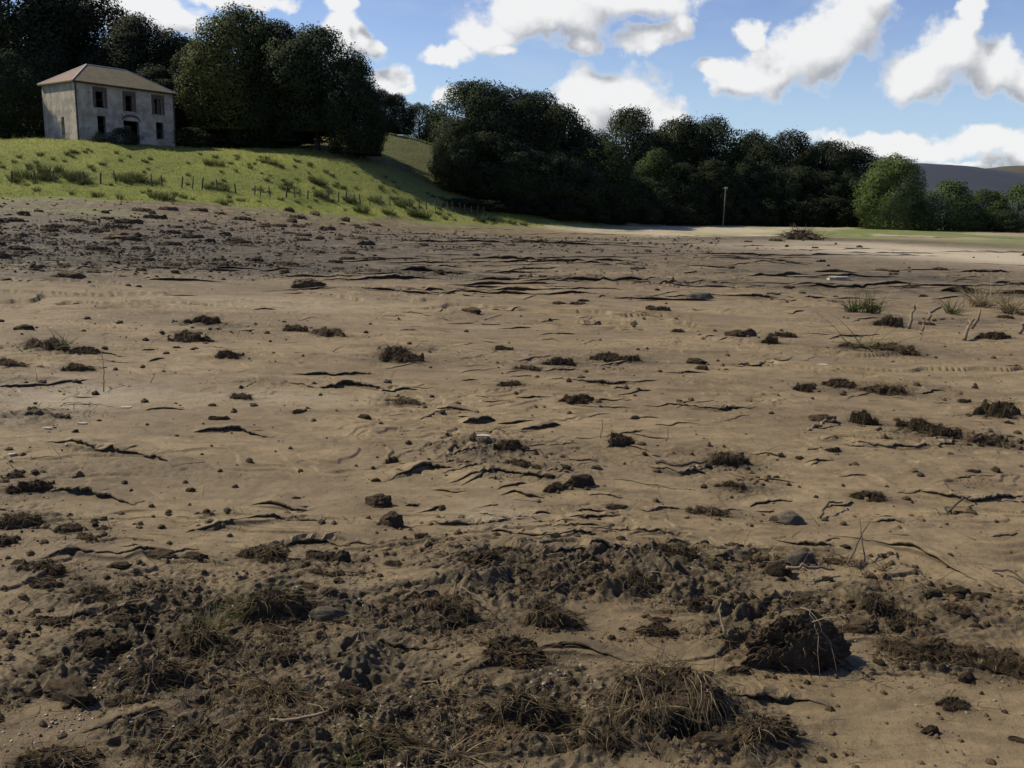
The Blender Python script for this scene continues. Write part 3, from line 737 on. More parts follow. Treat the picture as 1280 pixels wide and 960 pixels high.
def build_house():
    WF, DF, HF, T = 11.0, 7.2, 6.1, .5
    h = empty('farmhouse', (HC[0], HC[1], HZ - .35), math.atan2(HX[1], HX[0]))
    tag(h, 'derelict two storey house with pale peeling walls and hipped roof on the grass slope', 'house')
    # local frame: x along the front, y to the back (HX rotated by +90 degrees)
    zb = .35
    up = [(2.15, 3.05, zb + 3.35, zb + 5.0), (5.35, 6.2, zb + 3.3, zb + 4.95), (8.6, 9.5, zb + 3.3, zb + 4.95)]
    dn = [(2.2, 3.1, zb + .75, zb + 2.55), (8.7, 9.6, zb + .7, zb + 2.5)]
    door = (5.0, 6.75, zb + .05, zb + 2.35)
    wall_panel(WF, HF, T, up + dn + [door]).obj('front_wall', M_WALL, h)
    s_ = wall_panel(DF - 2 * T - .006, HF, T, [(3.4, 4.1, zb + .5, zb + 2.3)]).obj('side_wall', M_WALL, h); s_.rotation_euler = (0, 0, R_(-90)); s_.location = (0, DF - T - .003, 0)
    s_ = wall_panel(DF - 2 * T - .006, HF, T, [(2.6, 3.5, zb + 3.3, zb + 4.9)]).obj('side_wall', M_WALL, h); s_.rotation_euler = (0, 0, R_(90)); s_.location = (WF, T + .003, 0)
    s_ = wall_panel(WF, HF, T, [(2.2, 3.1, zb + 3.3, zb + 4.9), (7.5, 8.4, zb + 3.3, zb + 4.9)]).obj('back_wall', M_WALL, h); s_.rotation_euler = (0, 0, R_(180)); s_.location = (WF, DF, 0)
    m = MB(); m.box((T + .01, T + .01, zb + 2.7), (WF - T - .01, DF - T - .01, zb + 2.85)); m.box((T + .01, T + .01, zb - .2), (WF - T - .01, DF - T - .01, zb))
    m.box((4.2, T + .02, zb + .01), (4.35, DF - T - .02, zb + 2.69)); m.box((7.4, T + .02, zb + .01), (7.55, DF - T - .02, zb + 2.69))
    m.box((T + .02, 3.2, zb + .01), (4.19, 3.35, zb + 5.6)); m.box((4.36, 3.7, zb + .01), (7.39, 3.85, zb + 5.6)); m.box((7.56, 3.2, zb + .01), (WF - T - .02, 3.35, zb + 5.6))
    m.obj('inner_walls', M_DARK, h)
    # roof
    ov, e = .28, HF + .01; a, b, rz_, yr = 3.2, 7.5, HF + 2.25, 3.6
    c = [(-ov, -ov, e), (WF + ov, -ov, e), (WF + ov, DF + ov, e), (-ov, DF + ov, e)]; r0, r1 = (a, yr, rz_), (b, yr, rz_)
    th = -.14
    def lower(p): return (p[0], p[1], p[2] + th)
    m = MB()
    m.add([c[0], c[1], r1, r0], [(0, 1, 2, 3)]); m.add([c[2], c[3], r0, r1], [(0, 1, 2, 3)])
    m.add([c[0], c[1], lower(c[1]), lower(c[0])], [(3, 2, 1, 0)]); m.add([c[2], c[3], lower(c[3]), lower(c[2])], [(3, 2, 1, 0)])
    m.add([c[1], c[2], lower(c[2]), lower(c[1])], [(3, 2, 1, 0)]); m.add([c[3], c[0], lower(c[0]), lower(c[3])], [(3, 2, 1, 0)])
    m.add([lower(p) for p in c], [(0, 3, 2, 1)])
    rf = m.obj('roof', M_TIN_G, h)
    for tri in ((c[3], c[0], r0), (c[1], c[2], r1)):
        m = MB(); m.add(tri, [(0, 1, 2)]); m.obj('hip_end', M_TIN_R, rf)
    m = MB()
    for p, q in ((r0, r1), (c[0], r0), (c[3], r0), (c[1], r1), (c[2], r1)):
        m.tube([p, q], .07, 6)
    m.obj('ridge_tile', M_FLASH, rf)
    m = MB(); m.tube([(-ov, -ov - .06, e - .1), (WF + ov, -ov - .06, e - .1)], .06, 6); m.obj('gutter', M_TIMBER, rf)
    def opening(x0, x1, z0, z1, kind, shutter=0):
        m = MB(); f = .07; y0, y1 = .2, .27
        m.box((x0 + .003, y0, z0 + .003), (x0 + f, y1, z1 - .003)); m.box((x1 - f, y0, z0 + .003), (x1 - .003, y1, z1 - .003))
        m.box((x0 + f + .002, y0, z1 - f), (x1 - f - .002, y1, z1 - .003)); m.box((x0 + f + .002, y0, z0 + .003), (x1 - f - .002, y1, z0 + f))
        if kind == 'window': m.box((x0 + f + .002, y0 + .01, (z0 + z1) / 2 - .03), (x1 - f - .002, y1 - .01, (z0 + z1) / 2 + .03))
        w = m.obj(kind if kind == 'window' else 'door_frame', M_TIMBER, h)
        if kind == 'window':
            m = MB(); m.box((x0 - .12, -.09, z0 - .16), (x1 + .12, .1, z0 - .003)); m.obj('sill', M_SILL, w)
            if shutter:
                m = MB(); m.box((x1 - .42, .29, z0 + .05), (x1 - .03, .32, z1 - .05)); m.obj('shutter', M_STAIN, w)
        return w
    for k, o in enumerate(up):
        w = opening(*o, 'window', shutter=k == 2)
        m = MB(); x0, x1, z0, z1 = o; t_ = .3
        m.box((x0 - t_, -.025, z0 - .02), (x0 - .003, .05, z1 + .003)); m.box((x1 + .003, -.025, z0 - .02), (x1 + t_, .05, z1 + .003)); m.box((x0 - t_, -.025, z1 + .006), (x1 + t_, .05, z1 + .42))
        m.obj('margin', M_STAIN, w)
    for o in dn: opening(*o, 'window')
    d = opening(*door, 'door')
    m = MB(); m.box((door[0] + .15, .24, door[2] + .02), (door[0] + .9, .29, door[3] - .5)); m.obj('door_leaf', M_TIMBER, d)
    n = 11; V = []; Fc = []
    for k in range(n):
        a_ = math.pi * k / (n - 1); cx_ = (door[0] + door[1]) / 2; w_ = (door[1] - door[0]) / 2 + .02
        for rr_, yy_ in ((1, -.04), (1.16, -.04), (1.16, .04), (1, .04)):
            V.append((cx_ - math.cos(a_) * w_ * rr_, yy_, door[3] + .03 + math.sin(a_) * .36 * (rr_ if rr_ == 1 else 1.75)))
        if k:
            o_ = 4 * (k - 1)
            for i in range(4): Fc.append((o_ + i, o_ + (i + 1) % 4, o_ + 4 + (i + 1) % 4, o_ + 4 + i))
    m = MB(); m.add(V, Fc); m.obj('arch', M_STAIN, d)
    for x_ in (WF - .12, .1):
        m = MB(); m.tube([(x_, -.07, HF - .1), (x_, -.07, .3)], .05, 6); m.obj('downpipe', M_TIMBER, h)
    return h
build_house()

# ------------------------------------------------------------------ post and wire fence
M_POST = speckled('grey_post', (.10, .085, .07), (.06, .05, .042), scale=5, rand=.2)
M_WIRE = speckled('old_wire', (.10, .095, .09), (.07, .065, .06), scale=5, rand=0, rough=.5)
def build_fence():
    line = [(15, 231, 75), (70, 230.5, 76.5), (125, 230, 78), (203, 234, 80), (272, 239, 82), (338, 247, 84), (411, 255, 88), (512, 263, 92), (606, 272, 97)]
    lx = [p[0] for p in line]
    xs = [-95, -70, -48, -22, 15, 46, 70, 104, 126, 146, 190, 203, 227, 240, 252, 272, 295, 318, 325, 338, 357, 369, 375, 384, 411, 423, 433, 443, 451, 462, 476, 487, 500, 512, 524, 534, 545, 552, 560, 567, 575, 582, 590, 598, 606]
    f = None; rng = random.Random(3); tops = []
    for px in xs:
        Y = np.interp(px, lx, [p[2] for p in line]) if px > 0 else 75 + (px - 15) * .02
        w = at_depth(px, 240, Y); z = gz(w[0], w[1])
        if f is None:
            f = empty('wire_fence', (w[0], w[1], z)); tag(f, 'old post and wire fence with leaning grey posts along the foot of the grass slope', 'fence'); o0 = np.array([w[0], w[1], z])
        H = rng.uniform(.85, 1.15); lean = rng.uniform(-.16, .16); l2 = rng.uniform(-.1, .1); r = rng.uniform(.055, .08)
        m = MB(); p0 = np.array([w[0], w[1], z]) - o0
        P = [p0 + np.array([lean * k * H, l2 * k * H, -.3 + (H + .3) * k]) for k in (0, .3, .6, .9, 1)]
        m.tube(P, [r, r, r * .97, r * .93, r * .7], 7, wob=.12)
        m.obj('post', M_POST, f); tops.append(P)
    m = MB()
    for k in (.35, .6, .85):
        for a, b in zip(tops[:-1], tops[1:]):
            pa = a[0] + (a[4] - a[0]) * k; pb = b[0] + (b[4] - b[0]) * k
            m.tube([pa, (pa + pb) / 2 + np.array([0, 0, -.03]), pb], .008, 4, cap=False)
    m.obj('wire', M_WIRE, f)
build_fence()

# utility pole in front of the wood
b_ = at_depth(904, 277, 122); z = gz(b_[0], b_[1]); top = at_depth(904, 233, 122)[2]
up_ = empty('utility_pole', (b_[0], b_[1], z)); tag(up_, 'thin pale wooden utility pole standing in front of the dark wood', 'pole')
M_POLE = speckled('bleached_pole', (.15, .135, .115), (.11, .10, .085), scale=3, rand=0)
m = MB(); Hh = top - z; m.tube([(0, 0, -.3), (0, 0, Hh * .5), (0, 0, Hh)], [.10, .09, .07], 9); m.obj('shaft', M_POLE, up_)
m = MB(); m.box((-.28, -.14, Hh - .42), (.22, -.07, Hh - .34)); ca = m.obj('crossarm', M_POLE, up_)
for x_ in (-.22, 0, .16):
    m = MB(); m.tube([(x_, -.115, Hh - .3), (x_, -.115, Hh - .2), (x_, -.115, Hh - .12)], [.03, .055, .03], 7); m.obj('insulator', M_FLASH, ca)
# ------------------------------------------------------------------ trees
M_BARK = speckled('bark', (.055, .046, .038), (.035, .030, .026), scale=6, rand=.15)
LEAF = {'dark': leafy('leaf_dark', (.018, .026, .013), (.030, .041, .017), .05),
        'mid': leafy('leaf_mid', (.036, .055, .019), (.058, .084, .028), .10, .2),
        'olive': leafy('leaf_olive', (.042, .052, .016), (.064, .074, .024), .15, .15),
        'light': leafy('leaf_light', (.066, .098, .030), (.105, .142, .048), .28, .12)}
def env(s, shape):
    if shape == 'dome': return np.where(s > .42, np.sqrt(np.clip(1 - ((s - .42) / .58) ** 2, 0, 1)), 1 - .38 * ((.42 - s) / .42) ** 2)
    if shape == 'egg': return np.where(s > .35, np.sqrt(np.clip(1 - ((s - .35) / .65) ** 2, 0, 1)), 1 - .5 * ((.35 - s) / .35) ** 2)
    return np.where(s > .55, np.sqrt(np.clip(1 - ((s - .55) / .45) ** 2, 0, 1)), 1 - .55 * ((.55 - s) / .55) ** 1.6)
def tree_meshes(name, seed, shape, base, nl, leaves, lsz, mat):
    """crown and trunk of a tree 1 unit high and about 1 unit wide"""
    rng = np.random.RandomState(seed)
    C, Rd = [], []
    for i in range(nl):
        s = ((i + .5) / nl) ** .85; s = min(max(s + rng.uniform(-.06, .06), 0), .97)
        z = base + (1 - base) * s * .92; a = i * 2.39996 + rng.uniform(-.5, .5)
        lr = rng.uniform(.12, .215) * (1.12 - .35 * s) * (1.22 if nl < 30 else 1)
        rr = max(0, .5 * float(env(np.array(s), shape)) * rng.uniform(.82, 1.08) - lr * .8) * math.sqrt(rng.uniform(.45, 1))
        C.append((math.cos(a) * rr, math.sin(a) * rr, min(z, 1 - lr * .8))); Rd.append(lr)
    C = np.array(C); Rd = np.array(Rd)
    w = Rd ** 2; cnt = (leaves * w / w.sum()).astype(int)
    idx = np.repeat(np.arange(nl), cnt); n = len(idx)
    d = rng.normal(size=(n, 3)); d /= np.linalg.norm(d, axis=1)[:, None]
    outw = C[idx] - np.array([0, 0, base + (1 - base) * .35]); outw /= np.linalg.norm(outw, axis=1)[:, None] + 1e-6
    flip = (d * outw).sum(1) < rng.uniform(-1.2, .1, n); d[flip] *= -1
    lump = 1 + .32 * noise3(d * 2.3 + C[idx] * 9, seed)
    rad = Rd[idx] * lump * (1 - .42 * rng.rand(n) ** 2.2) * np.where(rng.rand(n) < .05, 1.22, 1)
    p = C[idx] + d * rad[:, None]
    p[:, 2] = np.maximum(p[:, 2], base * .75 + .01)
    nrm = d * .85 + rng.normal(size=(n, 3)) * .38 + np.array([0, 0, .25]); nrm /= np.linalg.norm(nrm, axis=1)[:, None]
    a = np.cross(nrm, rng.normal(size=(n, 3))); a /= np.linalg.norm(a, axis=1)[:, None]; b = np.cross(nrm, a)
    sz = lsz * rng.uniform(.5, 1.5, n)
    V = np.stack([p - a * sz[:, None], p - b * (sz * .62)[:, None] + nrm * (sz * .2)[:, None], p + a * (sz * 1.1)[:, None], p + b * (sz * .55)[:, None]], 1).reshape(-1, 3)
    q = np.arange(4 * n).reshape(-1, 4)
    crown = mesh_np(name + '_crown', V, q, LEAF[mat], True)
    cn = d * .8 + nrm * .3 + outw * .35; cn /= np.linalg.norm(cn, axis=1)[:, None]
    crown.normals_split_custom_set_from_vertices(np.repeat(cn, 4, axis=0).tolist())
    m = MB(); zt = base + (1 - base) * .55
    m.tube([(0, 0, -.03), (.003, 0, .01), (.006, .004, base * .6 + .05), (-.006, .008, zt * .75), (.004, 0, zt)], [.034, .026, .021, .015, .006], 9)
    for k in rng.choice(nl, min(9, nl), False):
        e = C[k]; s0 = np.array([0, .004, max(base * .7, min(e[2] - .12, zt * .8))]); mid = (s0 + e) / 2 + np.array([0, 0, .03])
        m.tube([s0, mid, e], [.011, .007, .002], 6)
    trunk = m.mesh(name + '_trunk', M_BARK, True)
    return crown, trunk
TV = {}
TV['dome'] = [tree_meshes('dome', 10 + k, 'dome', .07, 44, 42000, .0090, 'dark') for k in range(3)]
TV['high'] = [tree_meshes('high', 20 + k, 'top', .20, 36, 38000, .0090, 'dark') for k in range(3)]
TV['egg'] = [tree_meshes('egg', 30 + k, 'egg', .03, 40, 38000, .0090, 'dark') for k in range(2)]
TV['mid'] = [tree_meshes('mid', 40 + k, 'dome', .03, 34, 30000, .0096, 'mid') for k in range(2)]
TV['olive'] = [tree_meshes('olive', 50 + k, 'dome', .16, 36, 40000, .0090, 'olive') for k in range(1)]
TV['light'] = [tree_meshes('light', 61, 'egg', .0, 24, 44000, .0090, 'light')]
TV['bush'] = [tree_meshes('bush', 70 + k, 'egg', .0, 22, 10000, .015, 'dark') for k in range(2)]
TV['gbush'] = [tree_meshes('gbush', 75 + k, 'egg', .0, 24, 14000, .014, 'mid') for k in range(2)]
_tr = random.Random(5); _tn = {}
def tree(px, Y, top, wpx, kind, label, group=None, name='broadleaf_tree', cat='tree', deep=.9):
    w = at_depth(px, 200, Y); z = gz(w[0], w[1]) - .15
    H = at_depth(px, top, Y)[2] - z; Wd = wpx / F * Y / math.cos(PITCH) * 1.22
    k = _tn.get(kind, 0); _tn[kind] = k + 1
    cm, tm = TV[kind][k % len(TV[kind])]
    e = empty(name, (w[0], w[1], z), _tr.uniform(0, 6.28), (Wd, Wd, H)); tag(e, label, cat, group)
    link('crown', cm, e); link('trunk', tm, e)
    return e
G1 = 'dark trees of the wood behind the house'
D1 = 'dark leafy tree packed into the wood rising behind the derelict house'
tree(22, 118, -60, 160, 'dome', 'tall dark tree at the left frame edge, its top cut off above the house')
tree(118, 122, -6, 120, 'high', 'dark tree directly above the house roof, touching the grey cloud')
for px, Y, tp, w in ((70, 126, 0, 110), (175, 118, 22, 100), (-60, 120, -40, 130), (140, 116, 60, 80), (60, 113, 60, 90), (205, 112, 85, 90), (235, 122, 50, 90), (100, 130, 10, 100)): tree(px, Y, tp, w, 'dome', D1, G1)
tree(214, 120, 40, 104, 'high', 'dark tree filling the dip in the skyline right of the house roof')
tree(250, 115, 54, 84, 'dome', 'low dark tree between the house and the tall yellowish tree')
tree(-4, 98, 58, 104, 'egg', 'dark bushy tree leaning over the left end of the house')
tree(302, 108, 11, 120, 'olive', 'tall tree with yellowish green crown top, tallest of the clump right of the house')
tree(350, 108, 27, 100, 'dome', 'dark round tree in the middle of the clump on the slope with bare trunk below')
tree(398, 105, 36, 108, 'high', 'broad dark tree on the slope whose dome overhangs toward the centre of the view')
tree(440, 102, 74, 74, 'dome', 'dark tree at the right end of the clump, leaves down to the grass')
tree(456, 104, 104, 48, 'dome', 'dark tree tucked behind the right shoulder of the slope clump')
tree(268, 112, 60, 90, 'dome', 'dark tree under the yellowish crown, left side of the slope clump')
tree(330, 112, 75, 90, 'high', 'dark tree at the back of the slope clump, hidden behind the others')
tree(372, 113, 52, 104, 'dome', 'dark tree behind the bare trunk, in the middle of the slope clump')
tree(322, 107, 84, 84, 'egg', 'dark tree low in the slope clump, leaves reaching the grass left of the bare trunk')
tree(494, 150, 118, 46, 'dome', 'smaller distant tree just right of the slope clump, on the rough hill')
tree(524, 152, 128, 46, 'mid', 'distant greener tree on the skyline between the two tree masses')
tree(548, 158, 140, 40, 'mid', 'distant green tree partly behind the left end of the big wood')
tree(476, 140, 112, 40, 'dome', 'distant dark tree half hidden behind the slope clump')
tree(590, 112, 103, 108, 'dome', 'tall dark domed tree at the left end of the big wood')
tree(572, 105, 150, 62, 'egg', 'lower dark tree whose leaves brush the grass at the left foot of the big wood')
tree(634, 116, 112, 112, 'high', 'tall dark tree second from the left in the big wood')
tree(664, 121, 117, 80, 'high', 'dark tree with a ragged spiky top in the big wood')
tree(696, 117, 133, 92, 'dome', 'dark tree on the falling skyline just left of the white cumulus cloud')
tree(724, 122, 160, 90, 'dome', 'lower dark tree below the white cumulus cloud')
tree(756, 116, 172, 84, 'mid', 'greener tree below the right side of the white cumulus')
tree(784, 132, 137, 80, 'dome', 'tall dark tree with round top standing against the white cumulus')
tree(820, 124, 188, 66, 'mid', 'mid green tree in front of the big wood, below the second tall dome')
tree(848, 134, 149, 92, 'dome', 'dark flat topped tree right of the round topped tree')
tree(886, 136, 150, 84, 'high', 'dark tree ending the tall part of the wood before the skyline drops')
tree(940, 144, 165, 68, 'dome', 'small round topped tree above the gap right of the pole')
tree(984, 142, 166, 80, 'high', 'dark tree with loose bumpy top in the right half of the wood')
tree(1034, 144, 178, 84, 'dome', 'dark tree left of the bright green tree, second back from it')
tree(1074, 146, 187, 80, 'high', 'dark tree directly behind the bright green tree')
G2 = 'lower dark trees filling the front of the big wood'
D2 = 'lower dark tree within the front of the big wood, merged with its neighbours'
for px, Y, tp, w in ((604, 106, 165, 86), (646, 107, 178, 84), (690, 109, 190, 84), (726, 111, 205, 76), (770, 116, 215, 74), (806, 121, 222, 70), (850, 125, 205, 74), (892, 128, 200, 70),
                     (930, 132, 200, 66), (962, 134, 206, 66), (1000, 135, 208, 66), (1036, 136, 214, 60), (1064, 138, 216, 56), (915, 140, 190, 60), (1010, 146, 190, 60)):
    tree(px, Y, tp, w, 'dome' if px % 4 else 'egg', D2, G2)
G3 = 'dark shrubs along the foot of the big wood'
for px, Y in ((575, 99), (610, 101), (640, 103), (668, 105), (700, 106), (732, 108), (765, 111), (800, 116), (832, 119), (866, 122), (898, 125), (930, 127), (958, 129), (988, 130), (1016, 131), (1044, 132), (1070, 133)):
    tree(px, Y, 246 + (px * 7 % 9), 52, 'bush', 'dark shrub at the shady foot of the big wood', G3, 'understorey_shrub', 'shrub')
G4 = 'trees deep inside the big wood'
for px, Y, tp, w in ((610, 130, 135, 80), (680, 134, 155, 80), (745, 138, 185, 76), (820, 146, 165, 76), (870, 150, 170, 70), (930, 156, 190, 66), (965, 158, 185, 66), (1050, 160, 200, 66)):
    tree(px, Y, tp, w, 'dome', 'dark tree deep inside the big wood, only glimpsed between nearer crowns', G4)
tree(1120, 124, 195, 78, 'light', 'bright green rounded tree in sunlight at the right end of the dark wood')
tree(1192, 126, 226, 70, 'gbush', 'dark green bushy tree right beside the bright green tree')
tree(1160, 122, 252, 34, 'gbush', 'low yellowish shrub between the bright green tree and the bushy tree', name='field_shrub', cat='shrub')
tree(1238, 134, 236, 58, 'mid', 'lighter green rounded tree in the right hand hedge below the hill')
tree(1282, 132, 231, 60, 'gbush', 'brownish green tree cut by the right frame edge')
tree(1225, 126, 256, 50, 'gbush', 'low dark bush in front of the right hand hedge', name='field_shrub', cat='shrub')
tree(1345, 136, 226, 80, 'mid', 'green tree continuing the right hand hedge outside the frame')
tree(1265, 126, 262, 44, 'bush', 'low dark hedge bush nearest the right frame edge', name='field_shrub', cat='shrub')
# shrubs by the house
tree(155, 92.5, 160, 36, 'bush', 'dark overgrown shrub heaped against the house doorway', name='overgrown_shrub', cat='shrub')
tree(126, 91.5, 164, 16, 'bush', 'small dark shrub under the left ground floor window', name='overgrown_shrub', cat='shrub')
tree(240, 103, 160, 60, 'bush', 'dark shrub in the shade right of the house', name='overgrown_shrub', cat='shrub')
tree(285, 107, 168, 70, 'bush', 'wide dark shrub at the back of the grass, left of the bare trunks', name='overgrown_shrub', cat='shrub')
tree(320, 110, 170, 60, 'bush', 'dark shrub behind the bare trunks on the slope', name='overgrown_shrub', cat='shrub')

# ------------------------------------------------------------------ rushes and grass on the slope
M_RUSH = leafy('rush', (.050, .062, .024), (.105, .115, .042), .25, .25)
M_GRASS = leafy('grass_blade', (.18, .205, .046), (.28, .29, .090), .5, .0)
def rush_mesh(seed, n=130):
    rng = np.random.RandomState(seed)
    a = rng.uniform(0, 6.28, n); r = .30 * np.sqrt(rng.rand(n))
    P = np.stack([r * np.cos(a), r * np.sin(a), -.05 + 0 * r], 1)
    d = np.stack([np.cos(a) * r * 1.6, np.sin(a) * r * 1.6, np.ones(n)], 1) + rng.normal(size=(n, 3)) * .12
    V, q = strands(P, d, rng.uniform(.45, .9, n), np.full(n, .016), rng, .25, 3, .15)
    return mesh_np('rush', V, q, M_RUSH)
RUSH = [rush_mesh(k) for k in range(4)]
_rr = random.Random(9)
big = [(18, 226, 1.5), (30, 222, 1.6), (48, 225, 1.4), (58, 216, 1.6), (62, 226, 1.5), (85, 222, 1.5), (92, 226, 1.6), (100, 224, 1.4), (108, 229, 1.2), (74, 213, 1.2), (150, 226, 1.4), (162, 228, 1.5), (175, 227, 1.5),
       (168, 224, 1.3), (193, 230, 1.2), (260, 236, 1.2), (280, 238, 1.3), (356, 238, 1.2), (361, 232, 1.1), (396, 228, 1.3), (402, 230, 1.2), (390, 226, 1.1), (262, 207, 1.3), (275, 208, 1.3), (330, 203, 1.2), (342, 206, 1.2),
       (398, 245, 1.3), (405, 247, 1.3), (437, 251, 1.2), (470, 252, 1.3), (500, 258, 1.5), (510, 256, 1.4), (515, 270, 1.5), (523, 271, 1.5), (530, 272, 1.4), (600, 277, 1.4), (455, 266, 1.3), (447, 265, 1.2), (484, 268, 1.2),
       (200, 250, 1.2), (210, 250, 1.3), (192, 247, 1.1), (280, 256, 1.2), (120, 246, 1.0), (150, 249, 1.0), (640, 280, 1.2), (655, 282, 1.0)]
pts = [(x, y, s) for x, y, s in big]
while len(pts) < 230:
    px = _rr.uniform(-20, 620); lo = np.interp(px, [0, 217, 350, 470, 540, 620], [186, 190, 197, 216, 245, 268]); hi = np.interp(px, [0, 200, 400, 600, 620], [244, 250, 264, 278, 280])
    pts.append((px, _rr.uniform(lo, hi), _rr.uniform(.55, 1.0)))
for i, (px, py, s) in enumerate(pts):
    w = hit(px, py); sc_ = s * (.78 if i < len(big) else .56)
    o = link('rush_tussock', RUSH[i % 4], None, (w[0], w[1], gz(w[0], w[1]))); o.rotation_euler = (0, 0, _rr.uniform(0, 6.28)); o.scale = (sc_ * _rr.uniform(.9, 1.8), sc_ * _rr.uniform(.9, 1.5), sc_)
    tag(o, 'dark green rush tussock growing on the sunlit grass slope', 'rushes', 'rush tussocks on the grass slope')
def build_grass():
    rng = np.random.RandomState(4); n = 130000
    px = rng.uniform(-140, 760, n)
    Y = 55 + 95 * rng.rand(n) ** 1.2
    x = (px - 640) / F * Y; g = grassness(x, Y); k = (g > -.3) & (g < 60); x, Y = x[k], Y[k]; n = len(x)
    P = np.stack([x, Y, ground(x, Y) - .03], 1)
    d = rng.normal(size=(n, 3)) * .45 + np.array([0, 0, 1.0])
    V, q = strands(P, d, rng.uniform(.12, .34, n), rng.uniform(.018, .042, n), rng, .5, 2, .4)
    tag(link('pasture_grass', mesh_np('pasture_grass', V, q, M_GRASS)), kind='stuff')
build_grass()
# ------------------------------------------------------------------ clods, sods, sticks and stones left by the flood
M_PEAT = speckled('dark_peat', (.078, .055, .032), (.040, .028, .017), scale=7, c3=(.15, .11, .065), s3=22, bump=.02, rand=.22, spec=.15, silt=(.115, .082, .046))
M_STONE = speckled('river_stone', (.098, .082, .062), (.055, .046, .036), scale=6, c3=(.19, .165, .125), s3=18, bump=.01, rand=.25, spec=.3, silt=(.14, .105, .065))
M_ROOT = leafy('dark_root', (.040, .028, .016), (.150, .108, .060), .05, .15)
M_STRAW = leafy('dead_straw', (.15, .118, .064), (.31, .25, .145), .2, .12)
M_GREENB = leafy('flattened_rush', (.085, .095, .035), (.19, .175, .075), .25, .1)
M_WOOD = speckled('bleached_wood', (.19, .15, .10), (.13, .10, .065), scale=9, bump=.004, rand=.15)
M_TWIG = speckled('dark_twig', (.085, .062, .042), (.05, .036, .025), scale=9, rand=.2)
M_PEB = leafy('pebble', (.065, .054, .041), (.21, .18, .135), 0, .0, rough=.45)
M_CRUMB = leafy('mud_crumb', (.022, .016, .010), (.105, .076, .043), 0, .0, rough=.9)

def clod_mesh(seed, sub, flat, jag, mat):
    v, f = ico(sub); v = v.copy()
    n = noise3(v * 1.3 + seed * 7.3, seed) * .30 + noise3(v * 2.9 + seed, seed + 1) * .20 * jag
    n += -np.abs(noise3(v * 5.5 - seed, seed + 2)) * .22 * jag + noise3(v * 12, seed + 3) * .07 * jag
    if sub >= 5: n += noise3(v * 26, seed + 4) * .045 * jag
    r = np.random.RandomState(seed)
    v = v * (1 + n)[:, None]
    for k in range(5):                                   # a few broken faces
        d = r.normal(size=3); d[2] = abs(d[2]) * .7; d /= np.linalg.norm(d); o = r.uniform(.66, .92)
        s = v @ d; v = v - d * (np.clip(s - o, 0, None) * .8)[:, None]
    v[:, 2] *= flat
    v[:, 2] = np.where(v[:, 2] < -.25, -.25 + (v[:, 2] + .25) * .2, v[:, 2])
    ext = np.abs(v[:, :2]).max(); v /= 2 * ext
    return mesh_np('clod', v, f, mat, sub < 5 and jag < .8), v
CLOD = [clod_mesh(k, 4, .85, 1.0, M_PEAT)[0] for k in range(6)]
STONE = [clod_mesh(20 + k, 4, .8, .7, M_STONE)[0] for k in range(4)]
LITTLE = [clod_mesh(30 + k, 3, .75, 1.0, M_PEAT)[0] for k in range(6)]
def mound(seed, N, jag=1.0):
    """ragged hump of earth; its outline is where it dips under the ground"""
    g_ = np.linspace(-.75, .75, N); X, Y = np.meshgrid(g_, g_); x, y = X.ravel(), Y.ravel(); o = seed * 13.7
    x = x + .05 * noise2(x * 5 + o, y * 5, 310); y = y + .05 * noise2(x * 5, y * 5 + o, 311)
    r = np.hypot(x, y) + .30 * noise2(x * 1.9 + o, y * 1.9, 312) + .16 * noise2(x * 5 + o, y * 5, 313) + .06 * noise2(x * 12 + o, y * 12, 314)
    b = sstep(.52, .30, r)
    z = b * (.24 + .30 * np.clip(noise2(x * 2.4 + o, y * 2.4, 315) + .35, 0, 1)) + b * jag * (.16 * np.abs(noise2(x * 6 + o, y * 6, 316)) + .10 * noise2(x * 13 + o, y * 13, 317) + .05 * noise2(x * 28 + o, y * 28, 318) + .03 * noise2(x * 60 + o, y * 60, 319)) - .10 * (1 - b)
    x = x + .06 * b * noise2(x * 9 + o, y * 9, 320); y = y + .06 * b * noise2(x * 9 + o, y * 9, 321)
    V = np.stack([x, y, z], 1); i = np.arange(N - 1)[:, None] * N; j = np.arange(N - 1)[None]
    q = np.stack([i + j, i + j + 1, i + N + j + 1, i + N + j], -1).reshape(-1, 4)
    q = q[(z[q] > -.095).any(1)]; used = np.unique(q); mp = np.zeros(len(V), int); mp[used] = np.arange(len(used))
    V = V[used]; s_ = 2 * np.abs(V[V[:, 2] > -.02][:, 0]).max(); V[:, :2] /= s_
    return V, mp[q]
def sod_meshes(seed, N=84, nr=460, spread=.5):
    V0, q0 = mound(seed, N); soil = mesh_np('soil', V0, q0, M_PEAT, False)
    rng = np.random.RandomState(seed)
    up = V0[V0[:, 2] > .03]
    P = up[rng.randint(0, len(up), nr)]
    d = P * np.array([1, 1, .4]) + rng.normal(size=P.shape) * .35 + np.array([0, 0, .10])
    V, q = strands(P, d, rng.uniform(.10, spread, nr), rng.uniform(.003, .0075, nr), rng, .9, 5, .9)
    V[:, 2] = np.maximum(V[:, 2], -.04)
    roots = mesh_np('roots', V, q, M_ROOT)
    n2 = nr // 3
    P = up[rng.randint(0, len(up), n2)]
    d = P * np.array([1.2, 1.2, .5]) + rng.normal(size=P.shape) * .55 + np.array([0, -.1, .05])
    V, q = strands(P, d, rng.uniform(.15, spread * 1.3, n2), rng.uniform(.003, .0068, n2), rng, 1.6, 6, 1.0)
    V[:, 2] = np.maximum(V[:, 2], -.03)
    return soil, roots, (V, q)
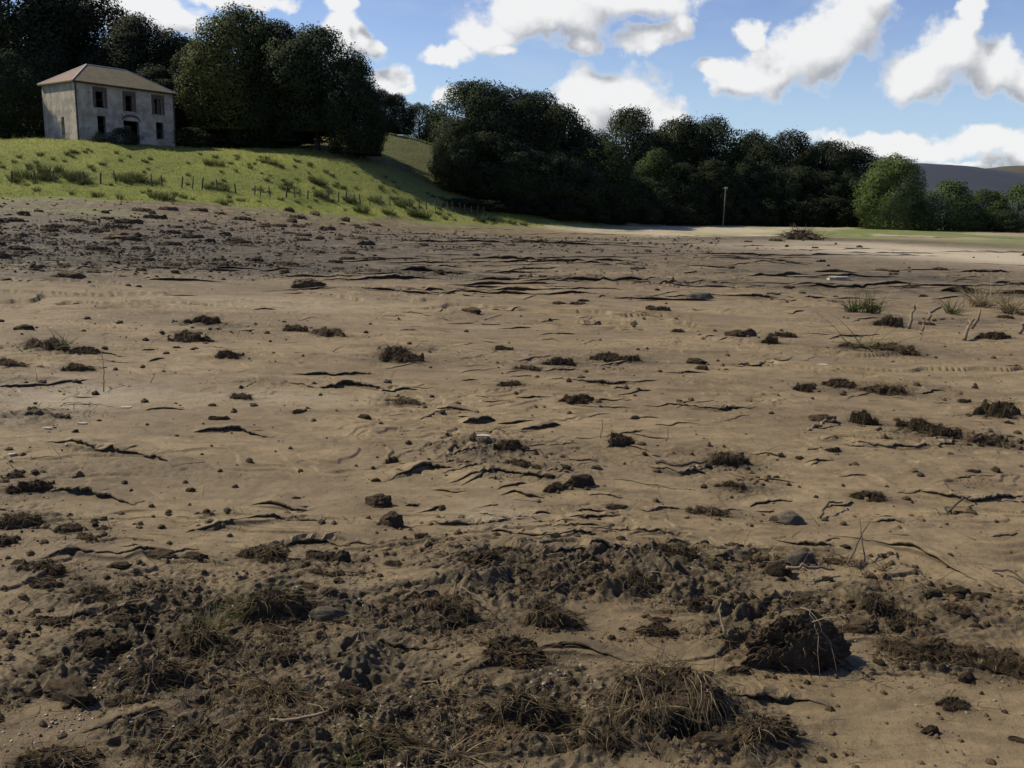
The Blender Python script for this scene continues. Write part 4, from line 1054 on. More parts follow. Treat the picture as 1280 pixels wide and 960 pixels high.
def scrap_mesh(seed):
    V0, q0 = mound(seed + 100, 40, 1.2); rng = np.random.RandomState(seed); n = 70
    P = V0[V0[:, 2] > .0][rng.randint(0, (V0[:, 2] > .0).sum(), n)]
    V, q = strands(P, rng.normal(size=(n, 3)) + np.array([0, 0, .3]), rng.uniform(.2, .6, n), np.full(n, .012), rng, .9, 3, .8); V[:, 2] = np.maximum(V[:, 2], -.03)
    me = mesh_np('scrap', np.concatenate([V0, V]), np.concatenate([q0, q + len(V0)]), M_PEAT); me.materials.append(M_ROOT)
    me.polygons.foreach_set('material_index', np.concatenate([np.zeros(len(q0), np.int32), np.ones(len(q), np.int32)])); return me
SCRAP = [scrap_mesh(k) for k in range(6)]
SODS = [sod_meshes(k) for k in range(7)]
for i, s_ in enumerate(SODS):
    SODS[i] = (s_[0], s_[1], mesh_np('straw', *s_[2], M_STRAW), mesh_np('grass', *s_[2], M_GREENB))
_gr = random.Random(21)
def place(px, py, w, h):
    p = hit(px, py); dist = math.dist(p, CAM); W_ = w / F * dist
    Hh = max(.62 * h / F * dist, .18 * W_)
    D_ = min(W_ * .8, max(.45 * W_, Hh * 1.3))
    dirn = np.array([p[0], p[1]]) / math.hypot(p[0], p[1])
    c = p[:2] + dirn * D_ * .42
    return c, gz(c[0], c[1]), W_, D_, Hh
_cn = [0]
def spill(c, W_, D_, s):
    """soil washed out round a clod, dragged a little downstream to the right"""
    Z_SPILL.append((c[0] + _gr.uniform(0, .35) * W_, c[1] - _gr.uniform(0, .3) * D_, W_ * _gr.uniform(.6, 1.0), D_ * _gr.uniform(.5, .9), s))
def base_rot(W_, D_):
    return _gr.uniform(-.5, .5) + _gr.choice([0, math.pi])
def clod(px, py, w, h, label, group=None, kind='clod', name='mud_clod', cat='clod'):
    c, z, W_, D_, Hh = place(px, py, w, h); _cn[0] += 1
    if w > 14: spill(c, W_, D_, .6)
    lib = {'scrap': SCRAP, 'clod': CLOD, 'stone': STONE, 'little': LITTLE}[kind]
    o = link(name, lib[_cn[0] % len(lib)], None, (c[0], c[1], z + Hh * .14)); o.rotation_euler = (0, 0, base_rot(W_, D_)); o.scale = (W_ * 1.08, D_ * 1.1, Hh * (1.5 if kind == 'scrap' else 2.3))
    if kind == 'scrap': o.location.z = z
    return tag(o, label, cat, group)
def stone(px, py, w, h, label): return clod(px, py, w, h, label, None, 'stone', 'stone', 'stone')
def sod(px, py, w, h, label, top=None, group=None, n=None, cover=True):
    c, z, W_, D_, Hh = place(px, py, w, h); _cn[0] += 1
    spill(c, W_, D_, .85)
    soil, roots, straw, grass = SODS[(_cn[0] if n is None else n) % len(SODS)]
    e = empty('turf_sod', (c[0], c[1], z), base_rot(W_, D_), (W_ * 1.1, D_ * 1.25, min(Hh * 1.65, W_ * .85))); tag(e, label, 'turf sod', group)
    link('soil', soil, e); link('roots', roots, e)
    if top == 'straw': link('dead_grass', straw, e)
    if top == 'green': link('grass', grass, e)
    return e

# --- foreground
def big_clod():
    c, z, W_, D_, Hh = place(992, 846, 148, 92)
    e = empty('peat_clod', (c[0], c[1], z)); tag(e, 'largest dark peat clod, in the foreground at the right, pale roots trailing over its front', 'clod')
    me, v = clod_mesh(77, 6, .8, 1.25, M_PEAT)
    s = link('soil', me, e, (0, 0, Hh * .25)); s.scale = (W_, D_, Hh * 2.3); s.rotation_euler = (0, 0, .25)
    vw = v * np.array([W_, D_, Hh * 2.3]); ca, sa = math.cos(.25), math.sin(.25)
    vw = np.stack([vw[:, 0] * ca - vw[:, 1] * sa, vw[:, 0] * sa + vw[:, 1] * ca, vw[:, 2] + Hh * .25], 1)
    rng = np.random.RandomState(3)
    def surf(x, y):
        k = np.argmin((vw[:, 0] - x) ** 2 + (vw[:, 1] - y) ** 2 - .3 * vw[:, 2]); return vw[k]
    for k, (x0, x1) in enumerate(((.0, .20), (.03, .09))):
        P = []
        for t_ in np.linspace(0, 1, 9):
            x = W_ * (x0 + (x1 - x0) * t_) / .5 * .6; y = D_ * (.12 - .62 * t_)
            m_ = (np.abs(vw[:, 0] - x) < .03) & (np.abs(vw[:, 1] - y) < .03)
            zz = vw[m_, 2].max() if m_.any() else .01
            P.append((x + rng.normal() * .006, y + rng.normal() * .004, max(zz, .0) + .006))
        P = np.array(P); P[1:-1, 2] = (P[:-2, 2] + P[1:-1, 2] + P[2:, 2]) / 3 + .006
        m = MB(); m.tube(P, np.linspace(.0022, .0009, 9), 5); m.obj('root', M_WOOD, e)
    m = MB(); m.tube([(W_ * .06, -.05, Hh * 1.0), (W_ * .12, -.08, Hh * 1.17), (W_ * .18, -.1, Hh * 1.25)], [.003, .0025, .0015], 5); m.obj('root', M_WOOD, e)
    nr = 900; up = vw[rng.randint(0, len(vw), nr)]; d = up - np.array([0, 0, .05]) + rng.normal(size=up.shape) * .12
    V, q = strands(up, d, rng.uniform(.01, .05, nr), rng.uniform(.0006, .0013, nr), rng, .6, 4, 1.0)
    link('rootlets', mesh_np('rootlets', V, q, M_ROOT), e)
big_clod()

def hanging_tuft():
    p = hit(845, 925); z = gz(p[0], p[1] + .1)
    e = empty('grass_tuft', (p[0], p[1] + .12, z)); tag(e, 'large torn tuft with long pale straw hanging down over a dark hollow, bottom centre right', 'grass tuft')
    me, v = clod_mesh(88, 6, .8, 1.3, M_PEAT); s = link('soil', me, e, (0, .03, .05)); s.scale = (.44, .32, .30)
    rng = np.random.RandomState(8); n = 900
    lk = rng.normal(size=(60, 3)); lp = rng.uniform(-1, 1, 60); kk = rng.randint(0, 60, n)        # locks of grass that hang together
    x0 = lp[kk] * .17 + rng.normal(size=n) * .012; y0 = .05 + .05 * lk[kk, 1] + rng.normal(size=n) * .01
    P = np.stack([x0, y0, .135 - 1.6 * x0 ** 2 - .35 * np.abs(y0 - .03) + rng.uniform(-.02, .015, n)], 1)
    d = np.stack([x0 * 3.0 + lk[kk, 0] * .55, -.75 + lk[kk, 1] * .5, .15 + .3 * lk[kk, 2]], 1) + rng.normal(size=(n, 3)) * .30
    V, q = strands(P, d, rng.uniform(.05, .24, n), rng.uniform(.0006, .0013, n), rng, 2.0, 7, 1.5)
    V[:, 2] = np.maximum(V[:, 2], .0 + .01 * rng.rand(len(V)))
    h_ = n * 2 // 5; nv = 16
    link('dead_grass', mesh_np('dead_grass', V[:h_ * nv], q[:h_ * 7], M_STRAW), e); link('roots', mesh_np('roots', V[h_ * nv:], q[h_ * 7:] - h_ * nv, M_ROOT), e)
hanging_tuft()
clod(893, 945, 60, 30, 'dark clod at the bottom edge just right of the hanging straw tuft')
sod(250, 808, 74, 46, 'dark turf sod with sheared earth face and rush blades standing on its top', 'green')
sod(338, 772, 88, 46, 'turf sod capped with flattened yellow green grass, left foreground', 'green')
sod(190, 850, 86, 44, 'shaggy dark sod with a stick leaning against it, lower left', 'straw')
clod(92, 868, 66, 40, 'broad low mound of dark earth at the lower left', name='earth_mound', cat='clod')
clod(147, 806, 36, 30, 'blackish clod left of the stick sod, beside scattered pebbles')
clod(118, 816, 30, 20, 'smaller clod touching the left side of the blackish clod')
clod(145, 872, 24, 15, 'small clod right of the broad earth mound')
clod(427, 706, 30, 22, 'grey clod lying in the shadow of the curved sand scarp')
stone(410, 776, 50, 26, 'dark shiny stone in the hollow right of the grass capped sod')
clod(258, 874, 36, 22, 'black clod below the shaggy sod')
sod(640, 836, 100, 42, 'long dark sod across the middle of the foreground')
sod(690, 790, 66, 40, 'upright ragged sod behind the long foreground sod', 'straw')
sod(795, 748, 38, 26, 'small sod bristling with pale straw at the right end of the dark ledge', 'straw')
sod(655, 905, 105, 56, 'big tangle of dark roots and earth near the bottom centre', 'straw')
sod(752, 944, 70, 40, 'root mass at the bottom edge left of the hanging straw tuft', 'straw')
sod(480, 940, 95, 36, 'flat grassy sod at the bottom edge, with green blades', 'green')
sod(350, 868, 84, 30, 'low sod strewn with roots and one bent twig, lower left centre', 'straw')
sod(430, 890, 70, 26, 'small straw littered sod right of the long pale stick', 'straw')
sod(70, 952, 90, 30, 'dark ragged sod in the bottom left corner')
sod(600, 716, 80, 22, 'left end sod of the dark ledge behind the foreground')
sod(560, 778, 80, 26, 'low spread out sod left of the upright ragged sod')
sod(840, 704, 60, 20, 'flat sod on the dark ledge above the straw bristling one')
sod(950, 940, 80, 34, 'rooty sod at the bottom edge below the largest clod', 'straw')
sod(820, 800, 50, 20, 'thin dark sod left of the largest peat clod')
stone(770, 712, 26, 16, 'pale grey stone set in the dark ledge')
stone(988, 656, 40, 24, 'stone with a white fleck, alone at the front edge of the smooth sand')
stone(1000, 706, 44, 28, 'rounded boulder with pale crusted top, right of centre')
clod(972, 720, 34, 28, 'dark clod leaning on the left of the crusted boulder')
clod(1004, 754, 42, 22, 'bluish grey clod between the crusted boulder and the largest peat clod')
stick_list = []
sod(1092, 770, 46, 36, 'fuzzy brown clump right above the largest clod')
clod(1078, 792, 40, 22, 'dark clod at the right end of the largest clod')
clod(1196, 748, 40, 17, 'largest of three grey clods in a row on the right sand'); clod(1166, 756, 26, 14, 'left clod of three grey clods in a row on the right sand'); clod(1226, 750, 22, 10, 'right clod of three grey clods in a row on the right sand')
sod(1130, 818, 66, 22, 'left piece of the long turf ridge right of the largest clod'); sod(1190, 832, 74, 26, 'middle piece of the long turf ridge on the right'); sod(1256, 842, 66, 28, 'right end piece of the long turf ridge near the frame edge')
clod(1162, 924, 26, 13, 'small clod alone on the smooth sand of the lower right'); sod(1190, 890, 40, 12, 'thin patch of turf on the smooth sand of the lower right')
sod(1195, 772, 30, 9, 'small flat scrap of turf below the three grey clods')
sod(120, 752, 64, 20, 'sod with gravel against it, above the blackish clod, left'); sod(58, 718, 54, 24, 'sod at the left frame side below the gravel patch'); sod(40, 612, 44, 18, 'shaggy small sod near the left edge below the long scarp')
sod(24, 660, 52, 18, 'sod mixed with pale gravel at the left frame edge'); clod(205, 700, 40, 14, 'flat clod on the left sand below the crescent scarp'); clod(245, 702, 30, 14, 'round clod beside the flat clod below the crescent scarp')
sod(330, 700, 60, 20, 'sod hanging at the left end of the curved sand scarp', 'straw')
clod(150, 712, 26, 10, 'small dark clod on bare sand left of the flat clod')
# --- middle distance
clod(473, 630, 34, 24, 'upper one of two touching dark clods in the middle of the picture'); clod(490, 657, 38, 28, 'lower one of two touching dark clods in the middle of the picture')
clod(727, 613, 42, 24, 'blocky dark clod with a tail of earth, right of the picture centre'); sod(696, 616, 34, 13, 'tail of earth and roots behind the blocky clod'); clod(707, 592, 14, 8, 'small clod just above the blocky clod')
sod(775, 563, 36, 22, 'spiky rounded turf clump alone on the sand right of centre')
clod(1028, 529, 32, 17, 'dark brick shaped clod on the right, beside the conical clump'); sod(1077, 531, 34, 23, 'conical turf clump right of the brick shaped clod')
clod(312, 579, 13, 9, 'single small round clod on the bare smooth sand at the left')
clod(590, 394, 27, 12, 'smooth brown clod above the pale wood chip'); clod(382, 362, 48, 18, 'broad dark lump at the right end of the gravel bank')
stone(875, 373, 38, 15, 'dark rubble lump with white chips, right of centre under the far ledge')
clod(920, 424, 28, 14, 'left lobe of the dark pair of clods at the right'); clod(936, 422, 26, 15, 'right lobe of the dark pair of clods at the right'); sod(963, 432, 24, 13, 'bristly little sod right of the dark pair of clods'); sod(978, 423, 32, 9, 'flat sod behind the bristly little sod')
clod(868, 456, 30, 13, 'dome shaped clod above a smaller grey one'); clod(877, 464, 16, 8, 'smaller grey clod under the dome shaped clod')
sod(760, 452, 50, 15, 'long low turf clump, left part, right of the picture centre'); sod(787, 453, 32, 13, 'rounded right end of the long low turf clump')
sod(498, 457, 66, 24, 'wide spreading turf clump left of the picture centre'); sod(256, 408, 44, 13, 'upper of two ragged sods on the left sand', n=1); sod(237, 428, 46, 20, 'lower of two ragged sods on the left sand')
sod(368, 418, 40, 14, 'peaked sod with a low tail, right of the two ragged sods'); sod(410, 424, 46, 7, 'flat streak of turf right of the peaked sod'); clod(31, 417, 26, 9, 'dark oblong clod near the left edge of the sand'); sod(14, 463, 40, 12, 'tuft of dark turf cut by the left frame edge')
sod(628, 438, 34, 9, 'small sod right of centre, behind the flat turf pieces'); sod(700, 459, 46, 10, 'flat turf piece left of the long low clump'); sod(660, 468, 34, 6, 'rust coloured strip of dead plants', 'straw')
sod(300, 502, 34, 12, 'grey brown sod on the edge of the smooth dune'); sod(505, 512, 46, 13, 'sod lodged at the broken sand edge, centre left'); clod(456, 531, 20, 11, 'clod with soil spill left of the lodged sod')
sod(590, 555, 30, 9, 'upper scrap in the rubble of the picture centre'); sod(637, 568, 44, 16, 'sod in the rubble of the picture centre'); sod(650, 588, 50, 10, 'lower scrap of turf in the rubble of the picture centre'); sod(490, 579, 16, 13, 'little upright turf knob left of the central rubble')
sod(905, 585, 58, 20, 'flat gravelly patch of turf, right of centre'); sod(1005, 488, 30, 13, 'round sod at the left end of a turf chain'); sod(1050, 484, 44, 9, 'second sod of the turf chain'); sod(1105, 492, 56, 9, 'right tail of the turf chain')
sod(1150, 546, 44, 18, 'left sod of the shaggy row at the right'); sod(1185, 552, 40, 16, 'middle sod of the shaggy row at the right'); sod(1235, 560, 56, 14, 'right sod of the shaggy row at the right'); sod(1126, 534, 18, 10, 'tiny sod before the shaggy row at the right')
sod(1246, 517, 50, 26, 'sod with a fan of grey green grass near the right frame edge', 'green'); sod(1240, 427, 40, 12, 'dark sod by the bleached branches at the right'); sod(1085, 626, 40, 11, 'small dark turf scrap on the right sand'); clod(770, 637, 28, 9, 'flat clod right below the blocky clod')
sod(1112, 412, 36, 18, 'root ball with broken stumps on the right', 'straw'); sod(1066, 441, 36, 12, 'dark clod of turf under the fanned green blades'); sod(1110, 444, 60, 9, 'low sod right of the fanned green blades', 'green')
sod(60, 442, 60, 9, 'low crumbled sod near the left edge, upper one'); sod(105, 446, 40, 9, 'striped sod right of the crumbled one, left sand'); sod(100, 467, 36, 6, 'flat scrap of turf under the striped sod'); sod(285, 452, 40, 6, 'thin turf strip on the sand, left of centre')
sod(915, 614, 40, 12, 'root scrap at the right end of the short scarp'); sod(885, 645, 50, 14, 'gravelly sod above the dark ledge at the right', 'straw'); sod(640, 486, 36, 8, 'small thorny scrap with straw above the central rubble', 'straw'); sod(720, 507, 50, 6, 'flat brown scrap on the ripples')
# --- far
clod(150, 300, 58, 16, 'dark mound of rubble on the left gravel bank', name='rubble_mound', cat='mound'); clod(330, 284, 24, 9, 'dark clod on the gravel bank below the fence'); clod(88, 354, 40, 9, 'reddish dark clod at the front of the left gravel bank')
clod(1003, 368, 10, 4, 'tiny clod on the line of the far scarp'); clod(1045, 371, 8, 4, 'tiny clod right along the far scarp')

# loose small clods
SG = 'small loose clods scattered over the mud'
SL = 'small loose crumb of dark mud, among many scattered over the flat'
def inmud(p): return grassness(np.array([p[0]]), np.array([p[1]]))[0] < -.5
cnt = 0; TG = 'thin scraps of torn turf lying over the mud'; TL = 'small thin scrap of torn dark turf, among many lying over the flat'
while cnt < 400:
    u = _gr.random()
    if u < .35: px, py, w = _gr.uniform(-180, 1480), _gr.uniform(640, 955), _gr.uniform(8, 22)
    elif u < .6: px, py, w = _gr.uniform(-180, 1480), _gr.uniform(380, 660), _gr.uniform(5, 15)
    elif u < .8: px, py, w = _gr.uniform(-20, 1300), _gr.uniform(300, 385), _gr.uniform(4, 11)
    else: px, py, w = _gr.uniform(-20, 480), _gr.uniform(262, 345), _gr.uniform(5, 16)
    p = hit(px, py)
    if not inmud(p): continue
    rg = float(np.clip(splat(np.array([p[0]]), np.array([p[1]]), Z_ROUGH), 0, 1)[0])
    if _gr.random() > .15 + rg: continue
    if cnt % 3 == 0: clod(px, py, w, w * .6, SL, SG, 'little', 'loose_clod')
    else: clod(px, py, w * 2.1, w * .55, TL, TG, 'scrap', 'turf_scrap', 'turf scrap')
    cnt += 1

# sticks, stakes and the far bits
def stick(pts, r, label, mat, name='stick', lift=.01, side=None):
    P = []
    for px, py, hgt in pts:
        p = hit(px, py); P.append(np.array([p[0], p[1], gz(p[0], p[1]) + lift + hgt]))
    P = np.array(P); o = P[0].copy(); n = len(P)
    tt = np.linspace(0, n - 1, 9); Q = np.stack([np.interp(tt, np.arange(n), P[:, k]) for k in range(3)], 1) - o
    Q[1:-1] += np.random.RandomState(int(pts[0][0])).normal(size=(7, 3)) * r * .6
    m = MB(); m.tube(Q, np.linspace(r, r * .55, 9), 7, wob=.12)
    ob = m.obj(name, mat, None, True, o); tag(ob, label, 'stick')
    return ob
stick([(337, 903, .01), (372, 899, .015), (412, 896, .01)], .007, 'long pale bare stick lying flat near the bottom left of centre', M_WOOD)
stick([(180, 868, .0), (190, 848, .06), (199, 838, .12)], .006, 'dark stick leaning against the shaggy sod at the lower left', M_TWIG)
stick([(262, 830, .02), (278, 842, .05), (300, 838, .01)], .004, 'bent root arching over the ground beside the black clod', M_TWIG, 'bent_twig')
stick([(1010, 542, .0), (1028, 536, .02), (1044, 531, .02)], .013, 'short bleached stick in front of the brick shaped clod', M_WOOD)
stick([(1136, 414, 0), (1137, 413, .2), (1139, 413, .34)], .026, 'upright broken stake standing in the sand at the right', M_WOOD, 'stake')
stick([(1160, 402, 0.02), (1168, 399, .14), (1174, 398, .2)], .030, 'slanting weathered branch right of the upright stake', M_WOOD, 'branch')
stick([(1274, 420, 0), (1278, 420, .14), (1282, 420, .26)], .028, 'bleached branch stub at the right frame edge', M_WOOD, 'branch')
stick([(1152, 417, 0), (1153, 417, .1), (1154, 417, .16)], .018, 'short peg right below the upright stake', M_WOOD, 'stake')
fk = stick([(1205, 428, 0), (1208, 424, .16), (1214, 423, .22)], .030, 'forked bleached branch standing in the sand near the right edge', M_WOOD, 'forked_branch')
m = MB(); m.tube([(.10, .05, .15), (.16, .03, .28), (.17, .02, .42)], [.024, .02, .012], 6); m.obj('fork', M_WOOD, fk, True)
stick([(1185, 641, .0), (1200, 634, .03), (1212, 628, .02)], .007, 'dark twig on the smooth sand at the right', M_TWIG, 'twig')
stick([(982, 722, .04), (1010, 722, .05), (1042, 721, .02)], .009, 'pale stick lying across the clods behind the largest one', M_WOOD)
stick([(1058, 712, .0), (1072, 700, .09), (1082, 690, .14)], .005, 'thin twig sticking up left of the fuzzy brown clump', M_TWIG, 'twig'); stick([(1080, 708, .0), (1074, 697, .08), (1070, 688, .14)], .004, 'second thin twig crossing the first by the fuzzy clump', M_TWIG, 'twig')
stick([(820, 583, .0), (850, 592, .02), (884, 585, .02)], .012, 'dark twig along the short scarp right of centre', M_TWIG, 'twig')
stick([(1240, 720, .0), (1262, 728, .02), (1285, 740, .0)], .006, 'twig at the right frame edge above the grey clods', M_TWIG, 'twig')
stick([(1025, 648, .0), (1035, 640, .05), (1052, 634, .02)], .008, 'dark twig near the white flecked stone', M_TWIG, 'twig')
stick([(385, 880, .02), (400, 888, .03), (418, 905, .0)], .003, 'thin straw coloured stem across the low rooty sod', M_WOOD, 'stem')
stick([(575, 752, .02), (600, 764, .04), (622, 776, .01)], .0035, 'pale stem lying in the middle of the dark torn ground', M_WOOD, 'stem')
stick([(528, 850, .0), (545, 862, .03), (560, 876, .0)], .003, 'pale stem left of the long foreground sod', M_WOOD, 'stem')
stick([(905, 812, .0), (895, 802, .06), (898, 796, .09)], .005, 'pale curled root left of the largest clod', M_WOOD, 'root')
stick([(130, 492, .0), (131, 486, .12), (129, 480, .26)], .005, 'thin dead stem standing upright on the left sand', M_TWIG, 'stem')
for k, (px, py, hh, lab) in enumerate(((750, 552, .14, 'thin dead stem standing left of the spiky turf clump'), (1150, 430, .2, 'thin dead stem behind the fanned green blades'), (832, 560, .1, 'thin dead stem standing alone right of the spiky clump'), (862, 410, .18, 'thin dead stem standing on the far sand'))):
    stick([(px, py, 0), (px + 2, py, hh * .5), (px + 1, py, hh)], .003, lab, M_TWIG, 'stem')
# fan of green rush blades on the right sand
def fan(px, py, n, L_, label, mat, seed, spread=1.0, up=.5):
    p = hit(px, py); e = empty('rush_tuft', (p[0], p[1], gz(p[0], p[1]))); tag(e, label, 'grass tuft')
    rng = np.random.RandomState(seed); P = rng.normal(size=(n, 3)) * np.array([.10, .08, .0]) * L_ * 1.2
    d = np.stack([rng.normal(size=n) * spread, rng.normal(size=n) * .6 * spread, np.full(n, up)], 1)
    V, q = strands(P, d, rng.uniform(.4, 1, n) * L_, np.full(n, .007 if L_ > .29 else .0019), rng, .7, 5, .25); V[:, 2] = np.maximum(V[:, 2], .0)
    link('blades', mesh_np('blades', V, q, mat), e)
    soil = link('soil', CLOD[seed % 6], e, (0, 0, .0)); soil.scale = (.35 * L_, .3 * L_, .16 * L_)
fan(1078, 440, 46, .75, 'fan of long green rush blades lying on the right sand', M_GREENB, 1, 1.0, .5)
fan(1066, 392, 70, .42, 'grey green upright grass tuft, left one on the right sand', M_RUSH, 2, .5, .9)
fan(1088, 393, 80, .5, 'taller grey green grass tuft beside the left one on the right sand', M_RUSH, 3, .45, 1.0)
fan(1225, 385, 150, .8, 'pale wispy dead grass clump below the far dark scarp at the right', M_STRAW, 4, .6, .8)
fan(1262, 392, 120, .7, 'wispy dead grass clump at the right frame side', M_STRAW, 5, .6, .8)
fan(1190, 392, 70, .5, 'small wispy dead grass clump by the slanting branch', M_RUSH, 6, .6, .8)
fan(262, 792, 60, .16, 'rush blades standing on the sheared sod in the left foreground', M_GREENB, 7, .5, .9)
fan(80, 443, 20, .3, 'few grey stems on the crumbled sods near the left edge', M_RUSH, 8, .6, .8)
fan(300, 762, 70, .2, 'yellow green grass spilling off the left side of the grass capped sod', M_GREENB, 9, .9, .4)
fan(430, 946, 50, .16, 'green and straw blades at the bottom edge left of centre', M_GREENB, 10, .9, .5)
fan(570, 945, 60, .18, 'straw blades spreading at the bottom edge, centre', M_STRAW, 11, 1.0, .4)
fan(800, 900, 60, .2, 'pale straw spreading left of the hanging tuft', M_STRAW, 12, 1.0, .4)
# flat chips
def slab(px, py, w, h, label, name, mat, layers=1):
    c, z, W_, D_, Hh = place(px, py, w, h); rng = random.Random(int(px)); m = MB(); Hh = max(.012, W_ * (.05 if layers == 1 else .11)); D_ = W_ * .5
    for k in range(layers):
        t_ = Hh / layers * .95; n = 11; off = (rng.uniform(-.06, .06) * W_, rng.uniform(-.05, .05) * W_)
        ang = sorted(rng.uniform(0, 6.283) for _ in range(n)); pts = [(math.cos(a) * W_ * .5 * rng.uniform(.85, 1.1) * (1 - .12 * k) + off[0], math.sin(a) * D_ * .5 * rng.uniform(.8, 1.1) + off[1]) for a in ang]
        z0, z1 = k * Hh / layers - .02 * (k == 0), k * Hh / layers + t_
        V = [(x, y, z0) for x, y in pts] + [(x * .97, y * .97, z1) for x, y in pts] + [(off[0], off[1], z1)]
        m.add(V, [(i, (i + 1) % n, n + (i + 1) % n, n + i) for i in range(n)]); m.add(V, [(n + i, n + (i + 1) % n, 2 * n) for i in range(n)])
    o = m.obj(name, mat, None, False, (c[0], c[1], z)); tag(o, label, cat='stone' if layers > 1 else 'flat stone'); return o
M_SLATE = speckled('pale_slate', (.33, .30, .24), (.23, .21, .17), scale=6, rand=.1, rough=.6)
slab(1050, 351, 34, 9, 'pale layered slab resting on the far ledge at the right', 'layered_stone', M_SLATE, 3)
slab(1000, 347, 44, 4, 'thin weathered plank left of the layered slab', 'plank', M_WOOD, 1)
slab(612, 404, 26, 7, 'pale flat chip of wood near the smooth brown clod', 'wood_chip', M_WOOD, 1)
slab(605, 548, 22, 6, 'pale flat stone in the rubble of the picture centre', 'flat_stone', M_SLATE); slab(157, 515, 16, 6, 'larger white flat stone on the damp left sand', 'flat_stone', M_SLATE); slab(60, 541, 13, 5, 'white flat stone left of the long scarp', 'flat_stone', M_SLATE)
slab(103, 534, 12, 4, 'small white flat stone between the two white ones on the left', 'flat_stone', M_SLATE); slab(1028, 459, 14, 6, 'bright white scrap below the fanned green blades', 'white_scrap', M_FLASH); slab(18, 575, 14, 5, 'pale flat stone at the left edge above the shaggy small sod', 'flat_stone', M_SLATE)
slab(1064, 789, 16, 5, 'pale chip wedged against the right side of the largest clod', 'wood_chip', M_WOOD)
# brushwood heap on the far pale sand
def brush():
    a = hit(1003, 299); e = empty('brushwood_heap', (a[0], a[1], gz(a[0], a[1]))); tag(e, 'dark heap of brushwood stranded on the far pale sand', 'brushwood')
    dist = math.dist(a, CAM); W_ = 46 / F * dist; rng = np.random.RandomState(5)
    n = 500; P = np.stack([rng.normal(size=n) * W_ * .2, rng.normal(size=n) * .6, rng.uniform(0, .35, n)], 1); P[:, 2] += .35 * np.exp(-(P[:, 0] / (W_ * .25)) ** 2) * rng.rand(n)
    d = rng.normal(size=(n, 3)) * np.array([1, .7, .35]) + np.array([0, 0, .15])
    V, q = strands(P, d, rng.uniform(.5, 1.5, n), rng.uniform(.015, .04, n), rng, .6, 4, .4); V[:, 2] = np.maximum(V[:, 2], -.02)
    link('twigs', mesh_np('twigs', V, q, M_TWIG), e); s = link('core', CLOD[2], e, (0, .1, .08)); s.scale = (W_ * .8, 1.2, .8)
brush()

# ------------------------------------------------------------------ uncountable litter
def scatter(n, boxes, seed, dens=None):
    """random ground points; boxes in picture coordinates (px0, px1, py0, py1, share); kept by the chance dens(x, y)"""
    rng = np.random.RandomState(seed); X, Y = [], []
    for a, b, c, d, sh in boxes:
        k = int(n * sh); px = rng.uniform(a, b, k); py = rng.uniform(c, d, k)
        D_ = FWD[None] + RIGHT[None] * ((px - 640) / F)[:, None] - UP[None] * ((py - 480) / F)[:, None]
        t_ = -CAM[2] / np.minimum(D_[:, 2], -1e-3)
        for _ in range(4):
            x, y = D_[:, 0] * t_, D_[:, 1] * t_; t_ = (macro(x, y) - CAM[2]) / np.minimum(D_[:, 2], -1e-3); t_ = np.clip(t_, .5, 120)
        X.append(D_[:, 0] * t_); Y.append(D_[:, 1] * t_)
    x = np.concatenate(X); y = np.concatenate(Y)
    k = grassness(x, y) < 0
    if dens is not None: k &= rng.rand(len(x)) < dens(x, y)
    x, y = x[k], y[k]
    return x, y, ground(x, y), rng
def roughd(base): return lambda x, y: base + np.clip(splat(x, y, Z_ROUGH) - .7 * splat(x, y, Z_SMOOTH), 0, 1) * sstep(-.12, .42, fbm2(x / .55, y / .33, 140, 2)) + .35 * np.clip(splat(x, y, Z_SPILL), 0, 1)
def lumps(name, x, y, z, size, flat, sub, rng, mat, label):
    v0, f0 = ico(sub); n = len(x); m = len(v0); nv = 8
    var = [v0 * (1 + .35 * noise3(v0 * 1.6 + k * 5, 200 + k) + .15 * noise3(v0 * 4 + k, 210 + k))[:, None] for k in range(nv)]
    V = np.empty((n, m, 3), np.float32); kk = rng.randint(0, nv, n)
    for k in range(nv):
        i = kk == k
        V[i] = var[k][None]
    a = rng.uniform(0, 6.28, n); s = size * rng.uniform(.6, 1.0, n); e = rng.uniform(.6, 1.0, n)
    X = V[..., 0] * s[:, None]; Y_ = V[..., 1] * (s * e)[:, None]; Z = V[..., 2] * (size * flat)[:, None]
    tl = rng.normal(size=n) * .35; X, Z = X * np.cos(tl)[:, None] - Z * np.sin(tl)[:, None], X * np.sin(tl)[:, None] + Z * np.cos(tl)[:, None]
    ca, sa = np.cos(a)[:, None], np.sin(a)[:, None]
    W_ = np.stack([X * ca - Y_ * sa + x[:, None], X * sa + Y_ * ca + y[:, None], Z + z[:, None]], -1).reshape(-1, 3)
    f = (f0[None] + (np.arange(n) * m)[:, None, None]).reshape(-1, 3)
    return tag(link(name, mesh_np(name, W_, f, mat, sub > 1)), label, kind='stuff')
def dist_of(x, y): return np.hypot(x, y)
FG = (-230, 1510, 640, 985); MG = (-230, 1510, 400, 660); BG = (-200, 1480, 300, 405); LB = (-60, 900, 250, 352)
x, y, z, rng = scatter(96000, [FG + (.55,), MG + (.45,)], 1, roughd(.035))
lumps('mud_crumbs', x, y, z, np.clip(.003 + .024 * rng.rand(len(x)) ** 7, 0, .03) * np.clip(dist_of(x, y) / 3.5, .8, 2.2), .7, 1, rng, M_CRUMB, 'fine crumbs of torn mud')
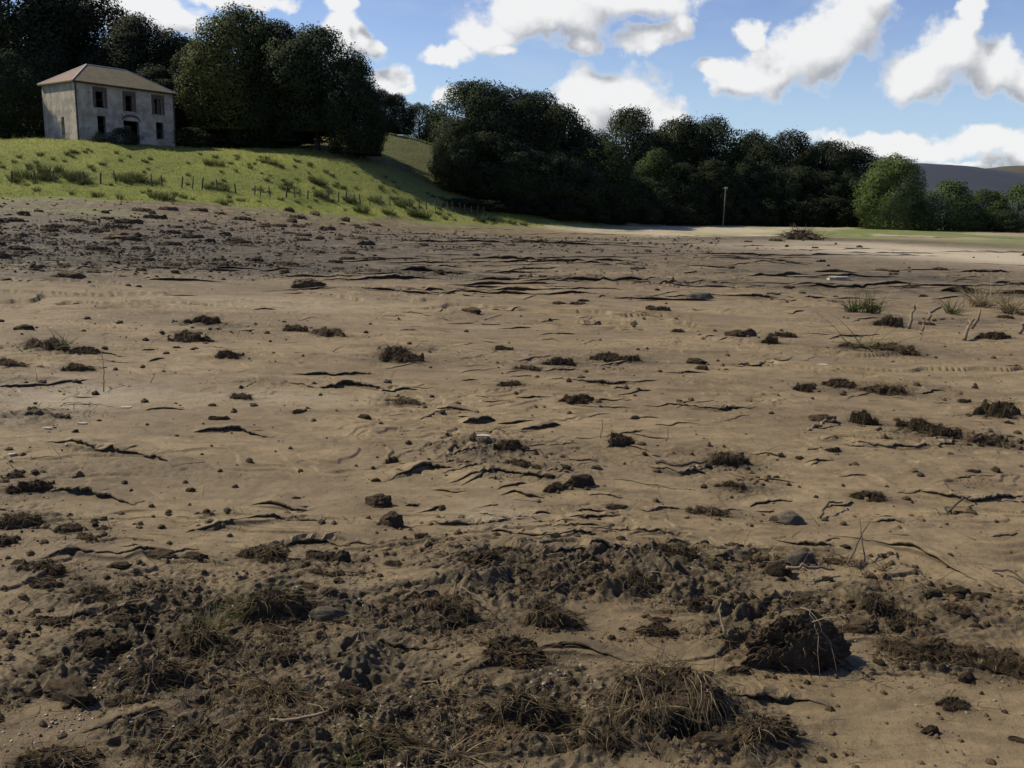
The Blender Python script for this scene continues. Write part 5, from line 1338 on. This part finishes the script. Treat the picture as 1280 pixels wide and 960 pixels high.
x, y, z, rng = scatter(36000, [FG + (.5,), MG + (.5,)], 2, lambda x, y: .02 + np.clip(splat(x, y, Z_ROUGH), 0, 1) * sstep(.05, .4, noise2(x / .6, y / .4, 150)))
lumps('pebbles', x, y, z + .002, (.003 + .010 * rng.rand(len(x)) ** 2.2) * np.clip(dist_of(x, y) / 4, .8, 2.5), .32, 1, rng, M_PEB, 'pale gravel strewn on the mud')
x, y, z, rng = scatter(110000, [LB + (.9,), BG + (.1,)], 3, lambda x, y: .02 + np.clip(splat(x, y, Z_BANK), 0, 1) * sstep(-.5, .3, fbm2(x / 3, y / 3, 160, 2)))
k = rng.rand(len(x)) < .5; d_ = np.clip(dist_of(x, y) / 28, .5, 2)
lumps('bank_rubble', x[k], y[k], z[k], (.016 + .085 * rng.rand(k.sum()) ** 5) * d_[k], .7, 1, rng, M_CRUMB, 'dark rubble of the gravel bank')
lumps('bank_gravel', x[~k], y[~k], z[~k] + .01, (.012 + .022 * rng.rand((~k).sum()) ** 2) * d_[~k], .5, 1, rng, M_PEB, 'grey gravel of the gravel bank')
def litter(name, n, boxes, seed, dens, lmin, lmax, wid, mat, up, droop, label):
    x, y, z, rng = scatter(n, boxes, seed, dens); n = len(x); k = np.clip(dist_of(x, y) / 3.5, .8, 3.5)
    P = np.stack([x, y, z + .004], 1); d = rng.normal(size=(n, 3)) * np.array([1, 1, .25]) + np.array([0, 0, up])
    V, q = strands(P, d, rng.uniform(lmin, lmax, n) * np.sqrt(k), wid * k * rng.uniform(.6, 1.3, n), rng, droop, 5, .8)
    g0 = ground(V[:, 0], V[:, 1]); V[:, 2] = np.maximum(V[:, 2], g0 + .002)
    tag(link(name, mesh_np(name, V, q, mat)), label, kind='stuff')
litter('root_litter', 46000, [FG + (.7,), MG + (.3,)], 5, roughd(.015), .03, .15, .0014, M_ROOT, .35, .9, 'dark rootlets matted on the mud')
litter('straw_litter', 13000, [FG + (.75,), MG + (.25,)], 6, roughd(.02), .03, .15, .0011, M_STRAW, .25, .8, 'pale straw strewn on the mud')

build_ground()
build_ledges()
